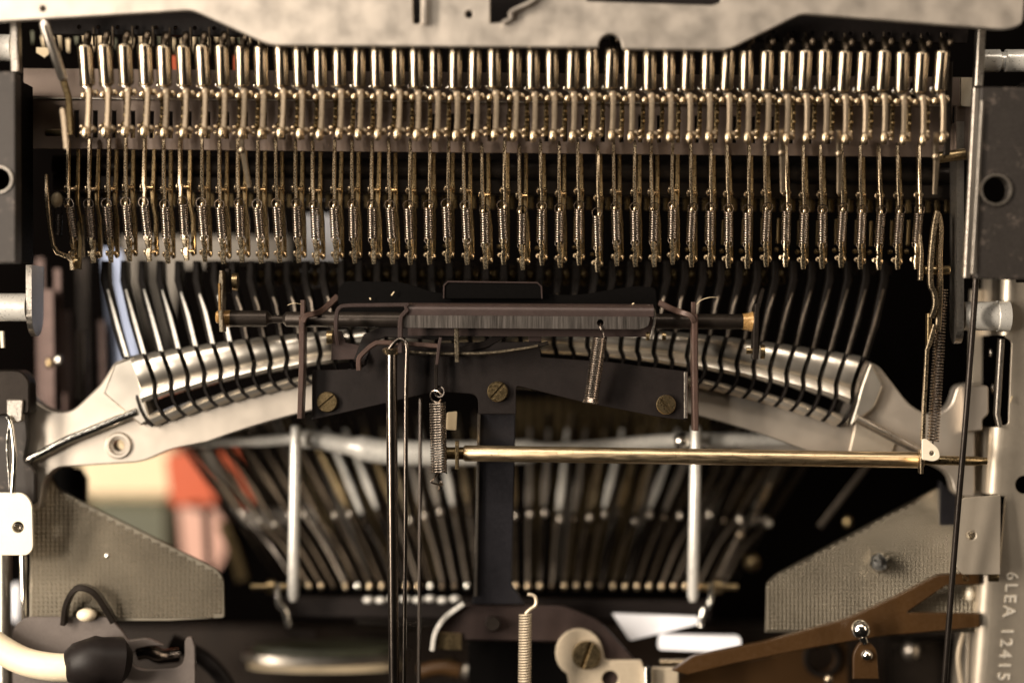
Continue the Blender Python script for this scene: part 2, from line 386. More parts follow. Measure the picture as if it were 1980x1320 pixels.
# ================================================================== 46 wire levers and their springs
def make_lever():
    x = 990
    t = thing('wire_lever', 'brassy two-blade wire lever with pivot holding a small spring', 'lever', P(x, 512, 3), 'row of wire levers holding small springs')
    mb = MB(); line(mb, [(x-1, 272, 1.5), (x-1, 276, .8), (x-1, 362, .0), (x, 368, 0)], [4, 6, 6.5, 6], 12, True); part('front_wire', mb, 'nickel', t)
    mb = MB(); line(mb, [(x, 364, 0), (x+.5, 376, 0), (x, 392, -.2), (x, 400, -.3)], [8, 6, 6, 5], 9, True); ball(mb, P(x, 400, -.6), px_r(4, 0), px_r(6, 0)); part('stem', mb, 'nickel', t)
    mb = MB(); line(mb, [(x-7, 368, .6), (x+10, 368, 2.5)], 4, n=10); line(mb, [(x-7.5, 368, .2), (x-5, 368, .2)], 7.5, n=14); part('pivot', mb, 'nickel', t)
    mb = MB(); line(mb, [(x+9, 258, 6), (x+9, 356, 4.6), (x+8.6, 370, 4), (x+8.5, 396, 4.2), (x+11, 428, 6), (x+11, 500, 7)], [6.5, 7.5, 9, 7, 7, 7.5], 12, True); rb = part('rear_blade', mb, 'brass', t)
    mb = MB(); ball(mb, P(x+8.5, 368, 3), px_r(4, 3), px_r(8, 3)); part('boss', mb, 'brass', rb)
    mb = MB(); line(mb, [(x+.5, 462, 2.8), (x, 472, 2.8), (x+1.5, 484, 3.2)], [6, 8.5, 6.5], 10, True); part('hook_tab', mb, 'tip_nickel', t)
    mb = MB(); line(mb, [(x+3.5, 466, 4.2), (x+3, 484, 3.8), (x+1, 494, 3.6), (x+2.5, 511, 4)], [6, 8, 11, 8], 11, True); cl = part('clamp', mb, 'tip_nickel', t)
    mb = MB(); line(mb, [(x-6.5, 493, 3.8), (x+13, 493, 6.5)], 4, n=10); line(mb, [(x-7, 493, 3.6), (x-4.5, 493, 3.6)], 5.5, n=12); ball(mb, P(x+11, 496, 6), px_r(5, 6), px_r(7, 6)); part('clamp_pin', mb, 'nickel', cl)
    mb = MB(); line(mb, [(x+3, 418, 11), (x+2, 466, 11.5)], 6, 10, True); ball(mb, P(x-1, 478, 11), px_r(5, 11)); part('rear_link', mb, 'dark_brass', t)
    return t
def make_spring():
    x = 990
    o_mb = MB(); a = P(x, 402, -.4); b = P(x+1, 462, 2.6)
    coil(o_mb, a, b, px_r(8.4, 0), px_r(1.15, 0), 13, 16, 6)
    ring(o_mb, P(x, 397, -1.2), px_r(9.5, 0), px_r(1.1, 0), (0, 1, .12), 20, 6)
    ring(o_mb, P(x+1, 464, 2.8), px_r(8, 2), px_r(.9, 2), (.25, 1, -.3), 18, 6)
    return solo('coil_spring', o_mb, 'spring_steel', 'small tight coil spring hooked onto a wire lever in the row', 'spring', 'row of small coil springs')
lv0 = make_lever(); sp0 = make_spring(); freeze(lv0)
dyl = [4, 4, 3, 0, 0, 4, -2, 0, 3, 0, 2, 0, 0, 3, 1, 0, 1, 1, 2, 1, -2, 1, 9, 0, 10, 1, 5, 0, 13, 1, 2, 2, -3, 2, 1, 3, 4, 0, 0, 4, 3, 0, 3, 4, 3, 2]
for j in range(46):
    a = lv0 if j == 0 else copy_tree(lv0)
    s = sp0 if j == 0 else copy_tree(sp0)
    xw = (135+36.44*j-990+random.uniform(-1.2, 1.2))*K; dy = (dyl[j]+tl(135+36.44*j))*K
    a.location = P(990, 512, 3)+Vector((xw, 0, -dy))
    if j: s.location = SP0.copy()
    else: SP0 = s.location.copy()
    s.location += Vector((xw, 0, -dy))
    a.rotation_euler = (R(random.uniform(-1, 1)), R(random.uniform(-.9, .9)), R(random.uniform(-7, 7)))
    s.rotation_euler = (0, R(random.uniform(-.8, .8)), R(random.uniform(-5, 5)))
lv0.location.x = (135-990)*K
for cat, word in (('lever', 'wire lever'), ('spring', 'small coil spring')):
    row = sorted([o for o in bpy.data.objects if o.get('category') == cat and 'row of' in o.get('group', '')], key=lambda o: o.location.x)
    row[0]['label'] = 'end %s of the row, behind the bent strip lever' % word
    row[-1]['label'] = 'end %s of the row, beside the bent link bars' % word
    for j, o in enumerate(row):
        if dyl[j] >= 9: o['label'] = '%s hanging lower than its neighbours in the row' % word
# three long tan pins hanging over the levers
for n_, (x0, y0, x1, y1) in enumerate(((470, 290, 482, 362), (1513, 295, 1513, 372), (1624, 297, 1622, 373), (1811, 302, 1807, 375))):
    mb = MB(); line(mb, [(x0-2, y0-45, -14), (x0-2, y0-4, -12), (x0, y0+4, -11.5), (x1, y1, -9)], [8, 9, 11, 8.5], 9, True)
    ball(mb, P(x0-3, y0, -12), px_r(6, -12), px_r(8, -12))
    solo('hanging_pin', mb, 'tan_nickel', 'flat tan pin hanging below the knobs in front of the wire levers', 'pin', 'flat pins hanging from the tube row')
# ================================================================== left-hand bits of the top rows
t = thing('corner_link', 'slanted bright tube link in the corner beside the tube row', 'link', P(130, 190, -14))
mb = MB(); line(mb, [(84, 40, -21), (86, 46, -21), (122, 152, -15), (124, 156, -15)], [6, 10, 9, 6], n=18); part('tube', mb, 'steel', t)
mb = MB(); line(mb, [(121, 150, -13), (133, 190, -12), (136, 260, -10)], [13, 11, 13], 12, True); part('tail', mb, 'dark_brass', t)
mb = MB(); line(mb, [(121, 212, -16), (124, 232, -16), (129, 288, -16)], [10, 11, 10], 12, True); ball(mb, P(121, 215, -16), px_r(6, -16), px_r(8, -16))
solo('tan_finger', mb, 'tan_nickel', 'short tan finger bar beside the first tube arm', 'bar')
mb = MB(); line(mb, [(92, 257, -4), (124, 257, -8)], 7, n=12); solo('finger_pin', mb, 'brass', 'brass cross pin beside the tan finger bar', 'pin')
t = thing('bent_strip_lever', 'bent brassy strip lever with foot at the end of the spring row', 'lever', P(140, 520, -2))
mb = MB(); line(mb, [(90, 338, -3), (93, 400, -3), (97, 440, -3), (103, 474, -2), (111, 488, -2), (133, 497, -1), (139, 505, -1), (141, 522, -1)], [5, 8, 7, 7, 8, 8, 8, 8], 16, True); part('strip', mb, 'nickel', t)
mb = MB(); line(mb, [(142, 508, 2), (152, 508, 2)], [12, 12], n=18); part('foot_disc', mb, 'brass', t)
mb = MB(); line(mb, [(153, 430, 4), (156, 470, 3), (153, 520, 2)], [6, 8, 7], 14, True); part('foot_blade', mb, 'dark_brass', t)
mb = MB(); coil(mb, P(113, 415, 6), P(111, 455, 7), px_r(8, 6), px_r(1.4, 6), 9, 14, 5); ring(mb, P(113, 409, 6), px_r(8, 6), px_r(1.3, 6)); solo('corner_spring', mb, 'black_oxide', 'dark little spring tucked behind the bent strip lever', 'spring')
mb = MB(); ball(mb, P(110, 387, 12), px_r(11, 12), px_r(15, 12), 16, 10); solo('cream_button', mb, 'cream', 'small cream bead behind the bent strip lever', 'bead')
# side brackets --------------------------------------------------------------
t = thing('side_bracket', 'dark grey block with a bore beside the drilled bar and chrome hub', 'bracket', P(0, 510, -19))
mb = MB(); plate(mb, [(-120, 138), (29, 138, 5), (30, 508, 4), (-120, 508)], -20, 6, [circ(-2, 347, 24)], bev=2); bl = part('block', mb, 'grey_block', t)
mb = MB(); plate(mb, [(-120, 155), (37, 155), (38, 505), (-120, 505)], -12, 14); part('flank', mb, 'dark_rubber', t)
mb = MB(); ring(mb, P(-2, 347, -20.4), px_r(25, -20), px_r(2.5, -20)); part('bore_rim', mb, 'steel', bl)
mb = MB(); line(mb, [(30, 40, -12), (32, 140, -12)], 16, 30, True); solo('corner_post', mb, 'steel', 'pale upright post between chrome hub and slanted tube', 'post')
mb = MB(); line(mb, [(-80, 93, -6), (-5, 93, -6), (0, 93, -6), (24, 93, -6)], [30, 30, 26, 26], n=28); solo('upper_hub', mb, 'bright_alloy', 'polished chrome hub above the grey bored block', 'hub')
mb = MB(); line(mb, [(-80, 594, 3), (20, 594, 3), (54, 594, 3)], [27, 27, 27], n=28); solo('lower_hub', mb, 'bright_alloy', 'polished chrome hub joined to the rounded end plate', 'hub')
def end_plate(x0, x1, ya, yb, Y0, Y1, sgn):
    mb = MB(); n = 10; sec = []
    zt = P(x0, ya, Y0).z; zb = P(x0, yb, Y0).z; y0 = Y0*.001; y1 = Y1*.001; yc = (y0+y1)/2; r = (y1-y0)/2
    sec = [(y1, zt), (y0, zt)]+[(yc-r*math.cos(R(a)), zb+r*1.1-r*1.1*math.sin(R(a))) for a in range(0, 181, 15)]
    xa = P(x0, 0, Y0).x; xb = P(x1, 0, Y0).x; m = len(sec)
    mb.add([(xa, a, b) for a, b in sec]+[(xb, a, b) for a, b in sec], [tuple(range(m)), tuple(range(2*m-1, m-1, -1))]+[(i, (i+1) % m, m+(i+1) % m, m+i) for i in range(m)], False)
    return mb
solo('rounded_end_plate', end_plate(50, 61, 512, 650, 0, 13, 1), 'steel', 'edge-on steel plate with rounded foot beside the chrome hub under the bored block', 'plate')
solo('long_end_plate', end_plate(1850, 1864, 235, 664, -2, 6, -1), 'steel', 'long edge-on steel plate with rounded foot behind the blotchy block', 'plate')
t = thing('blotchy_bracket', 'dark blotchy block with round hole and bright edges beside the end of the tube row', 'bracket', P(1930, 540, -17))
mb = MB(); plate(mb, [(1897, 168, 5), (2090, 170), (2090, 540), (1972, 540, 4), (1888, 538, 4)], -18, 5, [circ(1925, 366, 27)], bev=2); bl = part('block', mb, 'grey_block', t)
mb = MB(); ring(mb, P(1926, 367, -18.5), px_r(29, -18), px_r(3, -18)); part('bore_rim', mb, 'steel', bl)
mb = MB(); line(mb, [(1887, 172, -13), (1868, 537, -13)], 13, 20, True); part('edge_strip', mb, 'steel', t)
mb = MB(); line(mb, [(1899, 195, -18.5), (1880, 530, -18.5)], 6, 10, True); part('edge_bead', mb, 'steel', t)
mb = MB(); plate(mb, [(1976, 160), (2100, 160), (2100, 545), (1976, 545)], -14, 6); part('flank', mb, 'dark_rubber', t)
mb = MB(); line(mb, [(1896, 60, -10), (1890, 168, -10)], 16, 30, True); solo('far_post', mb, 'steel', 'pale upright post standing above the blotchy block', 'post')
mb = MB(); line(mb, [(1898, 118, -2), (1932, 118, -2), (1934, 118, -2), (1942, 118, -2), (1944, 118, -2), (2060, 118, -2)], [22, 22, 17, 17, 22, 22], n=24); solo('grooved_roller', mb, 'bright_alloy', 'grooved chrome roller above the blotchy block', 'roller')
mb = MB(); line(mb, [(1836, 120, -8), (1830, 300, -8)], 12, 10, True); solo('dark_upright', mb, 'black_oxide', 'dark upright strip beside the last tube', 'strip')
# ================================================================== type segment
t = thing('type_segment', 'arched pale metal casting with curved slots across the machine', 'segment', P(960, 880, 14))
mb = MB()
def par(x, y0, a): return y0+a*(x-957)**2
low = [(x, par(x, 752, 3.3e-4)) for x in range(1560, 360, -40)]
up = [(x, par(x, 700, 2.3e-4)) for x in range(300, 1640, 40)]
outl = [(-60, 770), (-20, 745, 10), (40, 742, 14), (66, 775, 20), (100, 797, 20), (140, 795, 16), (196, 742, 10), (222, 700, 8), (250, 690)]+up+[(1672, 695), (1700, 708, 10), (1760, 785, 20), (1800, 805, 25), (1838, 790, 20), (1852, 745, 12), (1885, 740), (1885, 960), (1848, 960, 20), (1838, 915, 20), (1790, 893, 10), (1700, 893), (1610, 880)]+low+[(330, 868, 20), (275, 893, 20), (110, 903, 12), (85, 925, 16), (76, 985, 10), (-60, 985)]
plate(mb, outl, 14.5, 7, [circ(229, 861, 11, 18)], bev=2.5)
part('casting', mb, 'cast_alloy', t)
mb = MB(); ring(mb, P(229, 861, 14.2), px_r(21, 14), px_r(5, 14), seg=24); part('bolt_boss', mb, 'cast_alloy', t)
mb = MB(); line(mb, [(50, 892, 12), (130, 850, 12), (265, 795, 12)], 9, n=12); part('pivot_wire_end', mb, 'chrome', t)
mb = MB(); line(mb, [(1655, 808, 12), (1790, 878, 12)], 9, n=12); part('pivot_wire_end', mb, 'steel', t)
mb = MB(); plate(mb, [(-40, 715, 10), (40, 715, 14), (57, 735, 10), (57, 800, 8), (-40, 805)], 6, 8, bev=3); part('end_lug', mb, 'black_oxide', t)
mb = MB(); plate(mb, [(-40, 795), (50, 795, 6), (54, 850, 10), (46, 890, 8), (68, 908, 10), (68, 975, 8), (-40, 975)], 10, 3, bev=3); part('end_column', mb, 'grey_block', t)
mb = MB(); plate(mb, [(12, 772, 3), (45, 772, 6), (42, 815, 6), (28, 818, 4), (12, 800)], 5, 3, bev=2); part('lug_step', mb, 'steel', t)
mb = MB(); plate(mb, [(1868, 745, 8), (1912, 745, 8), (1912, 800, 4), (1900, 812, 4), (1900, 832, 4), (1868, 836)], 9, 6, bev=3); part('end_lug', mb, 'cast_alloy', t)
mb = MB(); plate(mb, [(1656, 812), (1735, 850, 6), (1722, 884), (1640, 884)], 13.6, 2, bev=2); part('pad', mb, 'frame_zinc', t)
for a in ([(222, 703), (258, 690), (290, 812), (272, 822), (200, 760)], [(1684, 700, 6), (1708, 745, 8), (1690, 790, 10), (1645, 822), (1668, 742)]):
    mb = MB(); plate(mb, a, 11.5, 3, bev=3); part('end_pad', mb, 'tooth_alloy', t)
TS = [0, .05, .1, .26, .40, .46, .52, .60, .66, .68, .84, .86, .91, .96, 1.0]
DP = [14, 11.4, 10.4, 9.7, 10.3, 11.4, 10.5, 9.9, 10.4, 14, 14, 11.2, 10.2, 10.6, 12.5]
def interp(t, xs, ys):
    for i in range(len(xs)-1):
        if t <= xs[i+1]: return ys[i]+(ys[i+1]-ys[i])*(t-xs[i])/(xs[i+1]-xs[i])
    return ys[-1]
def slot(i, tt):
    tx = 245+33.14*i; ty = par(tx, 627, 1.22e-4); bx = 297+30.77*i; by = par(bx, 709, 2.63e-4)
    sg = max(-1, min(1, (21.5-i)/5))
    o = interp(tt, [0, .2, .45, .62, .75, .92, 1], [0, 1, -1, -10, -11, -8, 0])*sg
    return tx+(bx-tx)*tt+o, ty+(by-ty)*tt
for i in range(43):
    mb = MB(); vs = []; fs = []; nc = 4
    for tt, dp in zip(TS, DP):
        a = slot(i, tt); b = slot(i+1, tt); g = 4.6
        row = [(a[0]+g, a[1], dp+5)]
        for c in range(nc):
            f = c/(nc-1); e = .06 if c in (0, nc-1) else 0
            row.append((a[0]+g+(b[0]-a[0]-2*g)*(.04+.92*f if 0 else f), a[1]+(b[1]-a[1])*f, dp+e))
        row.append((b[0]-g, b[1], dp+5))
        vs += [P(*r) for r in row]
    q = nc+2
    for r in range(len(TS)-1):
        if r == 9: continue
        for c in range(q-1): fs.append((r*q+c, r*q+c+1, (r+1)*q+c+1, (r+1)*q+c))
    mb.add(vs, fs, True); part('tooth', mb, 'tooth_alloy', t)
# ------------------------------------------------------------------ typebars in the slots
for i in range(44):
    t = thing('typebar', 'thin dark typebar lying in a curved slot of the arched casting', 'typebar', P(*slot(i, 1), 12), 'typebars fanned out in the arched casting')
    mb = MB(); pts = [(slot(i, tt)[0], slot(i, tt)[1], 13.6 if tt < .6 else 12.6) for tt in (0, .1, .2, .35, .5, .62, .75, .86, .94, 1.0)]
    line(mb, pts, [4, 4.5, 4.5, 4.5, 5, 5, 5, 5, 5.5, 4], 22, True); part('blade', mb, 'typebar_black', t)
    a = slot(i, 0); lean = (a[0]-957)*.052; mb = MB()
    line(mb, [(a[0], a[1]+4, 16), (a[0]+lean*.5, a[1]-60, 17), (a[0]+lean, 545, 20), (a[0]+lean, 505, 20)], [10, 13, 14, 12], 40, True); ar = part('arm', mb, 'typebar_black', t)
    mb = MB()
    line(mb, [(a[0]+1, a[1]+2, 12.6), (a[0]+lean*.5+1, a[1]-60, 13.6), (a[0]+lean+1, 560, 16.6)], [8, 7, 3] if i < 7 else [5.5, 5, 3], 4, True); part('worn_lit_edge', mb, 'bright_alloy' if i < 7 else 'typebar_edge', ar)  # leftmost edges wider and brighter: angled light put into their material
# brown bearing row above the black cover
t = thing('bearing_row', 'row of dim brown rounded ends in shadow above the black cover', 'bearing row', P(960, 560, 24))
mb = MB(); line(mb, [(400, 512, 30), (1720, 522, 30)], 16, 30, True); part('bar', mb, 'black_oxide', t)
mb = MB(); ball(mb, P(990, 536, 26), px_r(11, 26), px_r(16, 26), 12, 8); q0 = part('rounded_end', mb, 'dark_brass', t)
for j in range(1, 30):
    c = q0.copy(); COL.objects.link(c); c.parent = t; k = (j+1)//2*(1 if j % 2 else -1); c.location = (k*pitch, 0, 0)
# ================================================================== black ribbon-guide mechanism
t = thing('mounting_bracket', 'black painted bracket plate with three slotted screws below the rod', 'bracket', P(960, 812, 2))
mb = MB()
plate(mb, [(603, 716, 2), (698, 713, 4), (712, 702, 6), (712, 674, 4), (745, 664), (1044, 660, 3), (1046, 690, 4), (1180, 700), (1328, 718), (1328, 812, 3), (1285, 808, 20), (1130, 778), (998, 745, 8), (998, 800), (925, 800), (925, 762, 20), (842, 757, 12), (690, 792), (603, 812)], 3, 1.6, bev=1.2)
part('plate', mb, 'black_paint', t)
mb = MB(); plate(mb, [(1022, 632), (1047, 632), (1047, 672), (1022, 672)], 4.5, 1.4); part('upright_tab', mb, 'cover_brown', t)
mb = MB(); line(mb, [(1326, 719, 1.4), (1326, 808, 1.4)], 7, 8, True); part('bright_fold', mb, 'steel', t)
def flange(x, sgn, ya, yb):
    mb = MB()
    line(mb, [(x, ya, 2), (x, ya+2, 2), (x-.5*sgn, (ya+yb)/2, 1), (x-2*sgn if sgn < 0 else x-4, yb, 1)], [10, 11, 11, 10], 46, True); return mb
part('flange', flange(586, 1, 612, 808), 'rust_edge', t, 'rusty brown upright flange')
part('flange', flange(1342, -1, 608, 832), 'rust_edge', t, 'rusty brown upright flange')
mb = MB(); line(mb, smooth_path([(586, 622, -1), (592, 611, -1), (606, 607, 0), (624, 600, 4), (652, 574, 8)], 4), [11]*9+[12]*8, 9, True); part('wing', mb, 'rust_edge', t)
mb = MB(); line(mb, smooth_path([(1342, 622, -1), (1336, 611, -1), (1318, 604, 0), (1300, 598, 4), (1276, 586, 8)], 4), [11]*9+[12]*8, 9, True); part('wing', mb, 'rust_edge', t)
mb = MB(); line(mb, [(586, 580, 3), (586, 612, 3)], 9, 14, True); part('spur', mb, 'rust_edge', t)
mb = MB(); line(mb, [(1341, 584, 3), (1341, 612, 3)], 9, 14, True); part('spur', mb, 'rust_edge', t)
screw('screw', t, 632, 777, 1.6, 20, -40, 'dark_brass')
screw('screw', t, 962, 757, 1.4, 20, -48, 'dark_brass')
screw('screw', t, 1288, 782, 1.6, 19, 50, 'brass')
# rod ---------------------------------------------------------------------
t = thing('guide_rod', 'dark steel rod with turned groove and brown greasy ends through the black bracket', 'rod', P(950, 640, 4))
mb = MB()
line(mb, [(430, 616, 4), (432, 616, 4), (516, 616, 4), (517, 616, 4), (524, 617, 4), (526, 617, 4), (547, 617, 4), (553, 617, 4), (555, 617, 4), (1448, 622, 4), (1452, 622, 4)], [13, 16, 16, 14, 8, 7.5, 7.5, 14, 15, 15, 13], n=28); part('shaft', mb, 'black_oxide', t)
mb = MB(); line(mb, [(418, 613, 4), (420, 613, 4), (432, 613, 4), (434, 613, 4)], [10, 12, 12, 10], n=18); part('collar', mb, 'grease', t)
mb = MB(); line(mb, [(434, 616, 4), (446, 616, 4)], [16.4, 16.4], n=24); part('grease_band', mb, 'grease', t)
mb = MB(); line(mb, [(1436, 622, 4), (1447, 622, 4), (1455, 622, 4)], [15.5, 17, 20], n=24); part('grease_band', mb, 'grease', t)
t = thing('link_arm', 'narrow greasy link arm hanging on the grooved end of the rod', 'link', P(430, 640, 2))
mb = MB(); line(mb, [(430, 524, 2), (430, 545, 2), (429, 600, 2), (431, 641, 2)], [6, 10, 9, 8], 40, True); part('arm', mb, 'worn_steel', t)
mb = MB(); line(mb, [(424.5, 548, -.4), (425.5, 600, -.4)], 4.5, 10, True); part('grease_streak', mb, 'grease', t)
mb = MB(); line(mb, [(441, 520, 6), (443, 566, 6)], 8, 26, True); part('rear_arm', mb, 'black_oxide', t)
mb = MB(); line(mb, [(450, 545, 5), (460, 545, 5)], [17, 17], n=16); part('pin_head', mb, 'brass', t)
t = thing('end_crank', 'dark crank plate with small brass pin on the plain end of the rod', 'crank', P(1462, 695, 2))
mb = MB(); line(mb, [(1462, 590, 3), (1460, 640, 2), (1459, 694, 2)], [8, 11, 11], 36, True); part('arm', mb, 'black_oxide', t)
mb = MB(); line(mb, [(1463, 605, 5), (1474, 562, 10)], [8, 6], 14, True); part('tip', mb, 'black_oxide', t)
mb = MB(); line(mb, [(1470, 680, 2), (1478, 680, 2)], [14, 14], n=16); line(mb, [(1443, 678, 2), (1456, 678, 2)], [6, 6], n=12); part('pin', mb, 'brass', t)
# U-shaped cover ------------------------------------------------------------
t = thing('channel_cover', 'brown black channel cover with scratched bright band over the rod', 'cover', P(1000, 640, -3))
def profile_x(mb, x0, x1, prof, th):
    """prof = list of (mm depth, py) centre line, extruded from x0 to x1 along the width"""
    m = len(prof); c = []
    for i in range(m):
        a = Vector(prof[max(0, i-1)]); b = Vector(prof[min(m-1, i+1)]); tt = (Vector((b.x/K/1000, b.y))-Vector((a.x/K/1000, a.y))).normalized()
        nn = Vector((tt.y, -tt.x))*th/2; c.append((prof[i][0], prof[i][1], nn))
    vs = []
    for x, lean in ((x0, 0), (x1, 0)):
        for s in (1, -1):
            for (yy, py, nn) in (c if s == 1 else c[::-1]):
                q = P(x, py+s*nn.y+.006*(x-1000), 0); q.y = yy*.001+s*nn.x*K; vs.append(q)
    k = 2*m
    mb.add(vs, [(i, (i+1) % k, k+(i+1) % k, k+i) for i in range(k)], True)
    mb.f.append(tuple(range(k))); mb.sm.append(False); mb.f.append(tuple(range(2*k-1, k-1, -1))); mb.sm.append(False)
    return mb
arc = [(-1.6+2.6*(1-math.cos(R(a)))-2.2, 602-14*math.sin(R(a))) for a in range(0, 181, 18)]
mb = MB(); profile_x(mb, 788, 1262, [(-3.9, 611)]+arc+[(1.4, 615), (1.4, 650)], 3.2); part('channel', mb, 'cover_brown', t)
mb = MB(); plate(mb, [(780, 609), (1258, 612, 6), (1254, 632, 8), (1236, 637), (775, 634), (778, 620)], -4.2, .5, [circ(1161, 624, 6.5)], bev=.8); part('scratched_band', mb, 'scratched', t)
mb = MB(); line(mb, smooth_path([(790, 589, -4), (720, 590, -4), (670, 591, -4), (656, 596, -4), (651, 610, -4), (650, 640, -4), (654, 666, -3)], 5), 8, 10, True); part('bent_arm', mb, 'cover_brown', t)
mb = MB(); line(mb, [(784, 590, -4), (787, 600, -4), (776, 612, -4.4), (774, 624, -4.6), (774, 682, -5)], [6, 8, 8, 9, 9], 12, True); part('drop_arm', mb, 'cover_brown', t)
mb = MB(); line(mb, smooth_path([(1242, 600, -2), (1252, 592, -2), (1262, 596, -2), (1266, 612, -2), (1262, 640, -2), (1258, 655, -2)], 4), 5, 10, True); part('end_lip', mb, 'steel', t)
for (x, y) in ((1252, 650), (1283, 650)):
    mb = MB(); line(mb, [(x-3, y, 1), (x+4, y, 1)], [8, 8], n=14); part('pin', mb, 'brass', t)
mb = MB(); line(mb, [(632, 652, 2), (643, 652, 2)], [13, 13], n=14); part('pin', mb, 'brass', t)
mb = MB(); plate(mb, [(642, 640), (660, 640), (668, 662), (700, 668), (706, 694), (640, 696)], 5, 2, bev=1); part('rear_web', mb, 'cover_brown', t)
t = thing('back_shield', 'black curved shield with raised rounded tab behind the channel cover', 'shield', P(955, 600, 6))
mb = MB(); plate(mb, [(652, 604), (654, 556, 8), (668, 543, 8), (780, 545, 20), (840, 566, 20), (1120, 570, 20), (1230, 552, 16), (1268, 556, 8), (1272, 604)], 7, 1.2, bev=1); part('sheet', mb, 'dark_rubber', t)
mb = MB(); plate(mb, [(856, 578), (857, 543, 8), (1047, 545, 8), (1049, 578)], 4.5, 1.0, bev=1.4); rt = part('raised_tab', mb, 'dark_rubber', t)
mb = MB(); line(mb, [(858, 577, 4.3), (858.5, 552, 4.3), (866, 544.5, 4.3), (1039, 546.5, 4.3), (1047, 554, 4.3), (1048, 577, 4.3)], 2.6, 3, True); part('tab_rim', mb, 'cover_brown', rt)
for k, (x, y, dx, dy) in enumerate(((757, 571, 5, -7), (715, 576, 2, 3), (1222, 588, 4, -2))):
    mb = MB(); line(mb, [(x, y, -2.4 if k == 2 else 5.8), (x+dx, y+dy, -2.4 if k == 2 else 5.6)], 2.2, 2.2, True)
    solo('crumb', mb, 'cream', ('pale sliver of debris lying on the black shield', 'tiny brown speck of debris on the black shield', 'tiny pale speck on the channel cover')[k], 'debris')
# levers below the cover
t = thing('hooked_lever', 'brown black bent lever under the channel cover with hooked end', 'lever', P(760, 712, -3))
mb = MB(); line(mb, smooth_path([(694, 716, -2), (694, 694, -2), (703, 682, -2), (722, 666, -2), (745, 662, -2), (850, 669, -2)], 4), 9, 14, True); part('bar', mb, 'rust_edge', t)
mb = MB(); line(mb, [(694, 700, 1), (712, 655, 5), (745, 640, 5), (880, 648, 5)], 22, 8, True); part('rear_web', mb, 'black_paint', t)
t = thing('spring_hanger', 'bent wire hanger hooked over the lever holding a long spring', 'hanger', P(846, 770, -2))
mb = MB(); line(mb, [(852, 653, -2.5), (849, 668, -3), (845, 704, -2.6)], [6, 6.5, 6], 8, True); part('upper_strip', mb, 'cover_brown', t)
mb = MB(); line(mb, [(843, 690, -.6), (843, 764, -1)], [8, 6], 6, True); part('wire', mb, 'black_oxide', t)
mb = MB(); ring(mb, P(850, 757, 0), px_r(10, 0), px_r(2.2, 0), (0.4, 1, 0)); part('eye', mb, 'black_oxide', t)
t = thing('curved_blade', 'dark curved blade lever with bright lower edge beside the worn post', 'lever', P(920, 690, 0))
mb = MB(); line(mb, smooth_path([(782, 681, -.5), (850, 684, -.5), (940, 683, -.5), (1010, 674, -.5), (1060, 663, -.5)], 5), [9]*15+[8]*6, 14, True); part('blade', mb, 'black_oxide', t)
mb = MB(); line(mb, smooth_path([(788, 679.5, -1.7), (850, 683, -1.7), (940, 682, -1.7), (1010, 673.5, -1.7), (1040, 668, -1.7)], 5), 4.5, 3, True); part('bright_edge', mb, 'worn_steel', t)
mb = MB(); line(mb, [(890, 678, 2), (940, 665, 3), (985, 640, 4)], 14, 8, True); part('branch', mb, 'black_paint', t)
mb = MB(); line(mb, [(883, 632, -2), (883, 660, -2.2), (884, 700, -2.4)], [8, 9, 8], 9, True); solo('worn_post', mb, 'worn_steel', 'short bright worn post hanging below the scratched band', 'post')
# push rods -------------------------------------------------------------------
t = thing('push_rod', 'long steel push rod with flared collar running down past the bracket', 'rod', P(762, 1340, 8))
mb = MB(); line(mb, [(757, 683, -4), (757, 688, -4), (757, 760, -4), (762, 1340, 4)], [11, 11, 11, 10.5], n=22); part('rod', mb, 'dark_steel', t)
mb = MB(); line(mb, [(757, 672, -4), (757, 676, -4), (757, 682, -4), (757, 686, -4)], [14, 19, 16, 12], n=22); part('collar', mb, 'nickel', t)
mb = MB(); line(mb, smooth_path([(753, 675, -6), (762, 663, -6), (772, 656, -6), (782, 660, -6), (787, 674, -6), (785, 760, -5), (784, 1000, -2), (781, 1340, 3)], 5), 4.3, n=10); part('return_wire', mb, 'dark_steel', t)
mb = MB(); line(mb, [(813, 770, 10), (810, 1340, 14)], 3.5, n=8); solo('thin_wire', mb, 'black_oxide', 'thin dark wire running down beside the long steel push rod', 'wire')
# springs -----------------------------------------------------------------------
mb = MB(); coil(mb, P(846, 778, -2), P(849, 914, -1), px_r(14.5, 0), px_r(1.75, 0), 27, 18, 7)
ring(mb, P(843, 766, -2), px_r(12, 0), px_r(1.6, 0), (.5, 1, .3), 20, 7, 20, 340)
line(mb, smooth_path([(847, 914, -1), (838, 926, -3), (834, 932, -3), (846, 936, -1), (856, 938, 1), (852, 930, 2), (848, 948, 0)], 4), 1.8, n=7)
solo('long_spring', mb, 'spring_steel', 'loose coil spring hanging in front of the gold rod, hook free below', 'spring')
mb = MB(); coil(mb, P(1160, 652, -5), P(1143, 770, -2), px_r(12.5, 0), px_r(1.5, 0), 27, 18, 7)
coil(mb, P(1143, 770, -2), P(1142, 779, -2), px_r(12.5, 0), px_r(2.2, 0), 3, 18, 7, flare=lambda q: 1+.15*q)
line(mb, smooth_path([(1168, 652, -5), (1166, 642, -5), (1161, 634, -5), (1161, 626, -4)], 4), 1.6, n=7)
o = solo('cover_spring', mb, 'spring_steel', 'coil spring hooked into the hole of the scratched band', 'spring')
